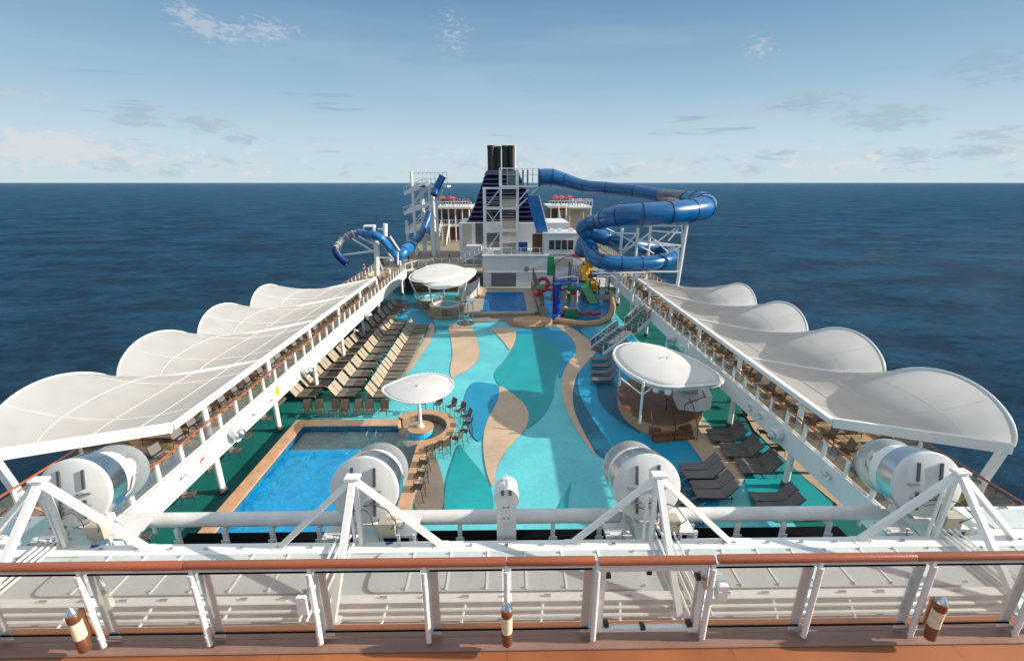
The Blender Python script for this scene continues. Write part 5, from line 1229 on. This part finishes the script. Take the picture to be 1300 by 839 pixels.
slide('body_slide', [(456,296,63,5.2),(466,297,62,5.4),(476,299,61,5.4),(485,304,61,5),(494,315,62,5),(502,326,64,5)], ['slide_lt', 'slide_dk'], 'light blue open tube of the left loop slide')
slide('body_slide', [(425,315,60,3.5),(428,322,60,5),(434,329,60,5),(441,334,60,5)], ['slide_dk', 'slide_dk'], 'dark lower end of the left loop slide above the sea')
slide('clear_tube_section', [(456,296,63,4.5),(446,298,62.5,4.5),(437,303,62,4),(430,309,61,3.5),(426,315,60,3.5)], ['clear_tube', 'white'], 'clear curved part of left loop slide over the sea', ring_every=4)
ls2 = empty('loop_support', (P(478, 345, z=ZU).x, 62, ZU), 0, 'white masts and outriggers holding the left loop slide', 'support frame'); LO2 = Vector(ls2.location)
for (u0, v0, u1, v1, rr) in [(478, 345, 478, 303, .38), (489, 300, 489, 284, .3), (478, 318, 430, 325, .14), (478, 312, 455, 300, .12), (478, 302, 500, 330, .12), (495, 300, 507, 318, .12), (482, 327, 500, 328, .12), (470, 300, 486, 343, .1), (505, 320, 505, 336, .12), (489, 291, 480, 291, .1), (436, 304, 432, 318, .08), (447, 303, 478, 322, .12)]:
    s = MB(); a_, b_ = P(u0, v0, Y=62)-LO2, P(u1, v1, Y=62)-LO2
    if (u0, v0) == (478, 345): a_.z = 0
    s.rod(a_, b_, rr, 8); s.build('mast' if rr > .2 else 'outrigger', 'white', ls2, True)
s = MB(); a_, b_ = P(462, 294, Y=61.5)-LO2, P(475, 286, Y=61.5)-LO2; s.box((a_.x, a_.y-.2, a_.z), (b_.x, a_.y+.8, b_.z), bev=.1); s.build('start_box', 'white', ls2); s = MB(); s.box((a_.x+.2, a_.y-.26, a_.z+.2), (b_.x-.2, a_.y-.2, b_.z-.25)); s.build('start_window', 'slide_lt', ls2)

# ------------------------------------------------------------------ fixtures on the fascia
def flood_kit():
    a = MB(); a.lathe([(.28, -.35), (.32, -.3), (.34, .1), (.3, .25), (.2, .28)], n=18, axis='Y'); b = MB(); b.lathe([(.26, .28), (.24, .42), (.12, .52), (0, .55)], n=18, axis='Y'); c = MB(); c.box((-.12, -.2, -.5), (.12, .1, .0)); c.lathe([(.14, .0), (.14, .16)], c=(.1, .1, -.3), n=12)
    return [('housing', a.mesh('housing', 'white_worn', True)), ('lens', b.mesh('lens', 'steel', True)), ('bracket', c.mesh('bracket', 'white'))]
KF = flood_kit()
for i, (sg, u, v) in enumerate([(-1, 300, 549), (-1, 389, 470), (-1, 467, 400), (1, 985, 551), (1, 853, 430)]):
    p = P(u, v, X=sg*(XI-.45)); side = 'left' if sg < 0 else 'right'
    place(KF, 'fascia_floodlight', (sg*(XI-.45), p.y, p.z), R(-110)*1 if sg < 0 else R(110), '%s round floodlight on the %s white fascia' % (['nearest', 'second nearest', 'farthest', 'nearer', 'farther'][i], side), 'floodlight', 'floodlights on the promenade fascias')
def br_kit():
    a = MB(); a.box((-.06, -.2, -.15), (.02, .2, .15), bev=.02); a.rod((-.1, -.12, 0), (-.3, -.25, -.1), .05, 6); a.rod((-.1, .12, .05), (-.3, .22, .1), .05, 6); a.lathe([(.09, 0), (.09, .1), (0, .12)], c=(-.25, 0, 0), n=10)
    return [('plate', a.mesh('plate', 'white_worn', True))]
KB_ = br_kit()
for i, (sg, u, v) in enumerate([(-1, 232, 604), (-1, 322, 525), (-1, 344, 507), (-1, 450, 420), (1, 1053, 603), (1, 953, 516), (1, 966, 527), (1, 868, 442)]):
    p = P(u, v, X=sg*(XI-.12)); side = 'left' if sg < 0 else 'right'
    place(KB_, 'fascia_bracket', (sg*(XI-.12), p.y, p.z), math.pi if sg < 0 else 0, '%s small pipe bracket on the %s white fascia' % ((['nearest', 'second nearest', 'third nearest', 'farthest'])[i % 4], side), 'bracket', 'brackets on the promenade fascias')
for (u, v, mt, lb_) in [(257, 583, 'red', 'small red splash shaped mark on left white fascia'), (352, 496, 'yellow', 'small yellow notice on left white fascia by a column')]:
    p = P(u, v, X=-(XI-.13)); s = MB()
    if mt == 'red':
        for k in range(4): s.box((-.004+0, -.2+.1*k, -.1+.07*(k % 2)), (.012, -.13+.1*k, .05+.08*(k % 2)))
    else: s.box((0, -.22, -.28), (.012, .22, .28))
    o = s.build('fascia_sign', mt, label=lb_, cat='sign'); o.location = (-(XI-.125), p.y, p.z)
# ------------------------------------------------------------------ foreground: roof platform, A-frames, projectors
ZP = 10.0
s = MB()
s.mat(0)
s.box((-14, 5.27, ZP-.25), (14, 5.42, ZP)); s.box((-14, 6.25, ZP-.25), (14, 6.5, ZP+.001))
s.mat(1); s.box((-14, 5.42, ZP-.2), (14, 6.25, ZP-.03))
s.mat(0)
s.mat(0); s.box((-14, 4.7, ZP-.42), (14, 6.2, ZP-.34))
struct('lighting_gantry_roof', s, ['white', 'panel'])
for i in range(-13, 14):
    pass
# removable roof panels between the frames
fx = [-7.62, -2.53, 2.53, 7.62]
bays = [(-13.6, fx[0]-.55), (fx[0]+.35, fx[1]-.55), (fx[1]+.35, fx[2]-.35), (fx[2]+.55, fx[3]-.35), (fx[3]+.55, 13.6)]
for i, (x0, x1) in enumerate(bays):
    g_ = empty('roof_hatch', ((x0+x1)/2, 5.8, ZP), 0, 'grey roof hatch with ribs, %s from the left behind the handrail' % ['first', 'second', 'third', 'fourth', 'fifth'][i], 'hatch', 'roof hatches behind the handrail')
    hw = (x1-x0)/2
    q = []
    for cx, cy, a_0 in ((hw-.15, .30, 0), (-hw+.15, .30, 90), (-hw+.15, -.2, 180), (hw-.15, -.2, 270)):
        q += [(cx+.15*math.cos(R(a_0+k*30)), cy+.15*math.sin(R(a_0+k*30))) for k in range(4)]
    s = MB(); s.prism(q, -.028, .012); s.build('panel', 'panel', g_)
    n = max(2, int(round((x1-x0)/.6)))
    s = MB()
    for k in range(1, n): x = -hw + 2*hw*k/n; s.box((x-.016, -.33, .012), (x+.016, .43, .022)); 
    s.build('rib', 'white', g_)
    s = MB()
    for k in range(n):
        x = -hw + 2*hw*(k+.5)/n
        s.box((x-.06, -.46, .003), (x+.05, -.43, .03)); s.box((x-.03, .56, .003), (x+.03, .6, .03)); s.lathe([(.02, .012), (.02, .035), (0, .04)], c=(x+.28, -.3, 0), n=8); s.lathe([(.02, .012), (.02, .035), (0, .04)], c=(x+.28, .40, 0), n=8)
    s.build('latch', 'steel', g_)
# open tube grating at the near edge
s = MB()
for y, z_ in ((5.2, -.07), (5.11, -.11), (5.02, -.15)): s.rod((-14, y, ZP+z_), (14, y, ZP+z_), .028, 8)
for k in range(24):
    x = -13.5+1.17*k; s.rod((x, 5.26, ZP-.05), (x-.06, 4.96, ZP-.19), .022, 6)
s.box((-14, 4.88, ZP-.32), (14, 4.94, ZP-.24)); s.build('edge_grating', 'white', smooth=True, label='white tube grating along near edge of the gantry roof', cat='grating')
for i, x in enumerate(fx):
    s = MB(); sgn = -1 if x < 0 else 1
    for k in range(4): xx = x + sgn*(.12+.11*k)*1.0 + (0 if sgn > 0 else 0); s.rod((xx, 6.6, ZP+.06), (xx, 4.95, ZP+.03), .022, 8)
    s.build('cable_rack', 'white', smooth=True, label='white tube rack running under the %s steel frame from left' % ['first', 'second', 'third', 'fourth'][i], cat='rack', group='tube racks beside the steel frames')
# steel frames
def frame_kit():
    ap = Vector((0, 6.42, ZP+1.36)); K = []
    for ft in ((-1.39, 6.42, ZP), (1.39, 6.42, ZP), (0, 5.02, ZP-.05)):
        s = MB(); s.beam(ap, ft, .095, .095, (0, .3, 1)); s.box((ft[0]-.12, ft[1]-.08, ft[2]), (ft[0]+.12, ft[1]+.08, ft[2]+.015)); K.append(('leg', s.mesh('leg', 'white')))
    s = MB(); s.box((-.035, 6.43, ZP), (.035, 6.5, ZP+1.3)); s.box((-.14, 6.46, ZP), (-.1, 6.5, ZP+.95)); K.append(('upright', s.mesh('upright', 'white')))
    s = MB(); s.box((-.12, 6.34, ZP+1.36), (.12, 6.5, ZP+1.42), bev=.01); K.append(('cap_plate', s.mesh('cap_plate', 'white')))
    s = MB()
    for ft in ((-1.25, 6.42), (1.25, 6.42), (0, 5.14)): s.lathe([(.018, .015), (.018, .04), (0, .045)], c=(ft[0], ft[1]-.03, ZP), n=6)
    K.append(('bolt', s.mesh('bolt', 'steel')))
    return K
KFR = frame_kit()
NM = ['leftmost', 'left-centre', 'right-centre', 'rightmost']
for i, x in enumerate(fx): place(KFR, 'steel_frame', (x, 0, 0), 0, 'white square-tube tripod frame on gantry roof, %s of four' % NM[i], 'steel frame', 'tripod frames on the gantry roof')
def proj_kit():
    K = []; c = (0, 0, 0); rr = .61
    s = MB(); s.lathe([(0, -.02), (rr-.03, -.02), (rr, 0), (rr, .06), (rr-.01, .07)], n=48, axis='Y'); K.append(['back_plate', s.mesh('back_plate', 'white_worn', True), []])
    s = MB(); 
    for x in (-.2, .2): s.box((x-.022, -.05, .08), (x+.022, -.021, .42)); s.box((x-.022, -.05, -.45), (x+.022, -.021, -.12))
    K[0][2].append(('slot_bar', s.mesh('slot_bar', 'dgrey')))
    s = MB()
    for x, z_ in ((-.28, .02), (-.22, -.24), (.2, -.22), (.22, 0)): s.box((x-.08, -.07, z_-.012), (x+.1, -.03, z_+.012)); s.rod((x-.08, -.1, z_), (x-.08, -.02, z_), .022, 8)
    K[0][2].append(('clamp', s.mesh('clamp', 'steel', True)))
    s = MB(); s.lathe([(rr-.01, .07), (rr-.012, .4), (rr-.02, .43)], n=48, axis='Y'); K.append(['steel_band', s.mesh('steel_band', 'steel', True), []])
    s = MB(); s.lathe([(rr-.02, .43), (.52, .45), (.5, .74), (.47, .76), (.2, .765)], n=48, axis='Y'); K.append(['front_shell', s.mesh('front_shell', 'white', True), []])
    s = MB(); s.lathe([(.50, .74), (.53, .8)] + [(.56*math.cos(R(a)), .88+.56*math.sin(R(a))) for a in range(0, 89, 6)] + [(0, 1.44)], n=40, axis='Y', cap=False); K.append(['dome', s.mesh('dome', 'dome', True), []])
    s = MB(); s.lathe([(.33, .76), (.33, .86), (.24, .88), (.2, 1.02), (0, 1.03)], n=28, axis='Y'); 
    for x in (-.16, .16): s.tube([(x, 1.05, -.2), (x, 1.2, -.1), (x, 1.22, .1), (x, 1.05, .2)], .03, 8)
    s.lathe([(.09, 1.1), (.09, 1.2), (0, 1.22)], c=(.08, 0, .12), n=14, axis='Y'); K.append(['lamp_unit', s.mesh('lamp_unit', 'white', True), []])
    s = MB(); s.tube([(.3, .0, -.47), (.34, .25, -.5), (.42, .4, -.36), (.5, .6, -.2), (.55, .62, .05)], .012, 6); s.tube([(-.25, -.05, -.3), (-.1, -.1, -.34), (.05, -.12, -.3), (.15, -.1, -.42), (.16, -.05, -.6)], .009, 6); K.append(['cable', s.mesh('cable', 'dgrey', True), []])
    return [tuple(k) for k in K]
KPJ = proj_kit()
for i, x in enumerate(fx):
    r = place(KPJ, 'projector', (x, 6.86, CAMZ-5.20), 0, 'big round white searchlight with clear dome, %s of four' % NM[i], 'searchlight', 'searchlights on the gantry roof')
    r.rotation_euler = (R(-14), 0, [R(4), R(-2), R(3), R(-3)][i])
    # yoke / base
    b = empty('searchlight_base', (x, 7.0, ZP-.4), 0, 'white yoke and machinery box under the %s searchlight' % NM[i], 'light base', 'bases under the searchlights')
    s = MB(); s.box((-.2, -.25, 0), (.2, .25, .5), bev=.03); s.box((-.1, -.1, .5), (.1, .1, .72)); s.build('pedestal', 'white', b)
    s = MB(); s.tube([(-.3, 0, .3), (-.33, 0, .62), (-.25, .02, .72)], .04, 8); s.tube([(.3, 0, .3), (.33, 0, .62), (.25, .02, .72)], .04, 8); s.box((-.36, -.06, .25), (.36, .06, .34)); s.build('yoke', 'white', b)
    s = MB(); s.box((.26, -.42, .42), (.56, -.2, .72), bev=.02); s.build('junction_box', 'beige', b)
    for (q0, q1) in (((-.75, -.42, .34), (-.28, -.1, .4)), ((.25, -.3, .3), (.9, .28, .35))):
        s = MB(); s.box(q0, q1); s.build('shelf_plate', 'white_worn', b)
    for xx in (-.7, -.35, .3, .6, .88):
        s = MB(); s.box((xx-.025, -.4, .0), (xx+.025, -.35, .45)); s.build('strut', 'white', b)
        s = MB(); s.box((xx-.025, .2, .0), (xx+.025, .25, .298)); s.build('strut', 'white', b)
    for xx in (.3, .55):
        s = MB(); s.tube([(xx+.1*math.cos(R(a)), -.1, .46+.1*math.sin(R(a))) for a in range(0, 360, 30)], .018, 6, True); s.build('lifting_eye', 'white_worn', b, True)
    s = MB(); s.tube([(.36, -.5, .3), (.45, -.55, .42), (.6, -.5, .36), (.5, -.45, .28), (.38, -.55, .26)], .03, 6); s.build('cable_coil', 'cloth_b', b, True)
    s = MB(); s.tube([(.5, -.42, .6), (.62, -.5, .8), (.45, -.4, 1.0), (.2, -.3, 1.02), (.0, -.25, .95)], .01, 5); s.tube([(-.3, -.35, .4), (-.5, -.5, .55), (-.45, -.5, .3), (-.2, -.55, .35), (-.3, -.4, .5)], .01, 5); s.build('cable', 'dgrey', b, True)
# pipe rail behind and its black housing
s = MB(); s.box((-6.55, 6.62, 9.0), (6.95, 7.72, 9.15)); s.box((-6.55, 6.505, 8.2), (6.95, 6.6, 9.3)); s.build('screen_housing', 'black', label='long black top of the screen housing behind the gantry', cat='housing')
pr = empty('pipe_rail', (0, 7.3, CAMZ-6.16), 0, 'thick white horizontal pipe rail above the black screen housing', 'pipe rail')
s = MB(); s.rod((-7.4, 0, 0), (7.4, 0, 0), .135, 20); s.build('pipe', 'white_worn', pr, True)
pm = MB(); pm.box((-.04, -.26, -.8), (.04, -.2, -.12)); pm.box((-.025, -.2, -.22), (.025, -.02, -.1)); pm.box((-.08, -.275, -.5), (.08, -.261, -.36)); pme = pm.mesh('bracket', 'white')
for k in range(15):
    o = part('bracket', pme, pr); o.location = (-6.3+.9*k, .12, 0)
# side hatches
for sg in (-1, 1):
    g_ = empty('side_platform', (sg*11.2, 6.9, ZP), 0, '%s white side platform with grey hatch beside the searchlight' % ('left' if sg < 0 else 'right'), 'platform')
    s = MB(); s.box((-2.5, -.395, -.25), (2.5, .35, -.002)); s.build('frame', 'white', g_); s = MB(); s.box((-2.3, -.25, -.001), (2.3, .25, .02), bev=.005); s.build('hatch', 'panel', g_); s = MB(); 
    for x in (-1.6, 0, 1.6): s.box((x-.08, .25, 0), (x+.08, .3, .04))
    s.build('hinge', 'steel', g_)
# centre fairlead post
wp = empty('pulley_post', (0, 6.62, ZP-.3), 0, 'upright white plate post with rounded pulley head at the centre', 'pulley post')
s = MB(); q = [(-.17, 0), (.17, 0), (.17, .95)] + [(.22*math.cos(R(a)), 1.08+.24*math.sin(R(a))) for a in range(-20, 201, 20)] + [(-.17, .95)]
v_ = [(x, -.05, z_) for x, z_ in q] + [(x, .12, z_) for x, z_ in q]; n = len(q)
s.add(v_, [tuple(range(n)), tuple(range(n, 2*n))[::-1]] + [(i, n+i, n+(i+1)%n, (i+1)%n) for i in range(n)]); s.build('plate', 'white_worn', wp)
s = MB(); s.lathe([(.2, .0), (.2, .1), (.12, .12), (.12, .16), (.2, .18), (.2, .24)], c=(0, .1, 1.1), n=24, axis='Y'); s.build('pulley', 'white', wp, True)
s = MB()
for x in (-.04, .04):
    for z_ in (.95, .72): s.lathe([(0, -.065), (.014, -.065), (.014, -.05)], c=(x, 0, z_), n=8, axis='Y')
s.box((-.09, -.07, 1.2), (-.04, -.051, 1.3)); s.box((.04, -.07, 1.2), (.09, -.051, 1.3)); s.build('bolt', 'dgrey', wp)
s = MB(); s.box((-.025, -.03, 1.2), (.025, .03, 1.5)); s.rod((0, 0, 1.5), (0, 0, 1.58), .012, 6); s.build('finial', 'white', wp)

# ------------------------------------------------------------------ foreground teak deck and glass railing
ZT = 11.25
s = MB(); s.box((-9, -3, ZT-.3), (9, 3.56, ZT)); struct('observation_deck', s, 'teak')
s = MB(); s.box((-9, 3.563, ZT-.3), (9, 3.80, ZT+.025), bev=.01); struct('deck_kerb', s, M.setdefault('kerb', paint('mauve_kerb', (.27, .15, .11), .45, var=.15, scale=2)))
s = MB(); s.box((-9, 3.802, ZT-.3), (9, 3.9, ZT-.0)); struct('deck_margin', s, 'teak')
YR, ZR = 3.68, CAMZ-3.66
rail = empty('foreground_railing', (0, YR, ZT+.07), 0, 'foreground glass railing with varnished brown wooden handrail', 'railing')
RO_ = Vector((0, YR, ZT+.07))
xs = [-6.6, -5.45, -4.3, -3.18, -2.0, -.84, .0, .93]; xs2 = [2.12, 3.23, 4.41, 5.57, 6.7]
def post_mesh():
    s = MB(); s.rod((0, -.03, -.02), (0, -.03, .93), .031, 12); s.box((-.02, -.03, .9), (.02, .02, 1.0)); 
    for z_ in (.12, .45, .8): s.lathe([(0, -.068), (.012, -.066), (.012, -.06)], c=(0, 0, z_), n=8, axis='Y')
    return s.mesh('stanchion', 'white', True)
pmx = post_mesh(); s = MB(); s.box((-.055, .03, -.02), (.055, .05, .92)); ppm = s.mesh('stanchion_plate', 'white')
for x in xs + xs2:
    o = part('stanchion', pmx, rail); o.location = (x, 0, 0)
    if abs(x) > .01:
        o = part('stanchion_plate', ppm, rail); o.location = (x + (.07 if x < 0 else -.07), 0, 0)
def hr_(x0, x1, nm='handrail'):
    s = MB(); s.tube([(x0, 0, ZR-RO_.z), (x0+.02, 0, ZR-RO_.z), (x1-.02, 0, ZR-RO_.z), (x1, 0, ZR-RO_.z)], [.044, .048, .048, .044], 20, flat=.9); s.build(nm, 'handrail', rail, True)
for a_, b_ in ((-7, -3.24), (-3.235, -.003), (.003, .9), (2.17, 4.2), (4.205, 7)): hr_(a_, b_)
s = MB(); s.rod((-7, 0, ZR-RO_.z-.075), (.92, 0, ZR-RO_.z-.075), .014, 8); s.rod((2.15, 0, ZR-RO_.z-.075), (7, 0, ZR-RO_.z-.075), .014, 8); s.build('rail_bar', 'white', rail, True); s = MB(); s.rod((-7, -.02, .045), (.92, -.02, .045), .013, 8); s.rod((2.15, -.02, .045), (7, -.02, .045), .013, 8); s.build('bottom_bar', 'kerb', rail, True)
al = xs + xs2
for i in range(len(al)-1):
    a_, b_ = al[i], al[i+1]
    if abs(a_-.93) < .01: continue
    s = MB(); s.box((a_+.05, .012, .085), (b_-.05, .022, .89)); g_ = s.build('glass_panel', 'glass_fg', rail)
    for z_ in (.075, .89): s = MB(); s.box((a_+.045, .008, z_), (b_-.045, .026, z_+.01)); s.build('gasket', 'black', g_)
gate = empty('glass_gate', (.97, YR-.01, ZT+.07), 0, 'small glass gate set in the foreground railing', 'gate')
s = MB(); W_ = 1.1
for (a_, b_) in (((0, 0, .05), (.055, .05, .93)), ((W_-.055, 0, .05), (W_, .05, .93)), ((.055, 0, .05), (W_-.055, .05, .1)), ((.055, 0, .88), (W_-.055, .05, .93))): s.box(a_, b_)
s.build('frame', 'white', gate)
s = MB(); s.box((.06, .02, .11), (W_-.06, .03, .87)); s.build('glass_panel', 'glass_fg', gate)
s = MB()
for x, z_ in ((.08, .82), (.5, .86), (W_-.08, .78), (.1, .15), (.5, .1), (W_-.1, .14)): s.box((x-.025, -.01, z_-.025), (x+.025, .06, z_+.025), bev=.005)
s.build('clip', 'frame', gate)
s = MB(); s.tube([(-.03, 0, ZR-RO_.z), (W_+.05, 0, ZR-RO_.z)], .048, 20, flat=.9); s.build('handrail', 'handrail', gate, True)
s = MB(); s.lathe([(.03, -.02), (.03, .03)], c=(W_-.02, -.0, .8), n=12, axis='Y'); s.box((W_-.03, -.05, .68), (W_-.01, -.02, .82)); s.build('latch', 'steel', gate, True)
s = MB(); s.box((W_+.12, -.06, .52), (W_+.22, .02, .74), bev=.015)
s.box((W_+.12, -.065, .60), (W_+.15, -.06, .66)); s.build('card_reader', 'white', gate)
s = MB(); s.box((-2.15, YR-.09, ZT+.5), (-2.05, YR-.05, ZT+.75), bev=.012); s.build('junction_box', 'white', label='small white box clamped to the rail left of centre', cat='junction box')
# lamps on the railing
def lamp_kit():
    K = []; s = MB(); s.lathe([(0, 0), (.05, 0), (.057, .015), (.057, .17), (.052, .18)], n=20); K.append(('housing', s.mesh('housing', 'copper', True))); s = MB(); s.lathe([(.052, .38), (.057, .39), (.057, .47), (.05, .48)], n=20); K.append(('collar', s.mesh('collar', 'copper', True)))
    s = MB(); s.lathe([(.053, .14)] + [(.054+.003*(i % 2), .14+.25*i/16) for i in range(17)], n=20); K.append(('lamp_shade', s.mesh('lamp_shade', 'lampglass', True)))
    s = MB(); s.lathe([(.055, .48), (.05, .5), (0, .57)], n=12); K.append(('cap', s.mesh('cap', 'chrome')))
    s = MB(); s.box((-.02, .03, .1), (.02, .1, .45)); K.append(('wall_bracket', s.mesh('wall_bracket', 'copper')))
    return K
KL = lamp_kit()
for i, (x, nm) in enumerate([(-4.36, 'left'), (0.0, 'middle'), (4.48, 'right')]):
    place(KL, 'rail_lamp', (x, YR-.15, ZT+.16), 0, 'copper and amber cylindrical lamp on the foreground railing, %s of three' % nm, 'lamp', 'lamps on the foreground railing')
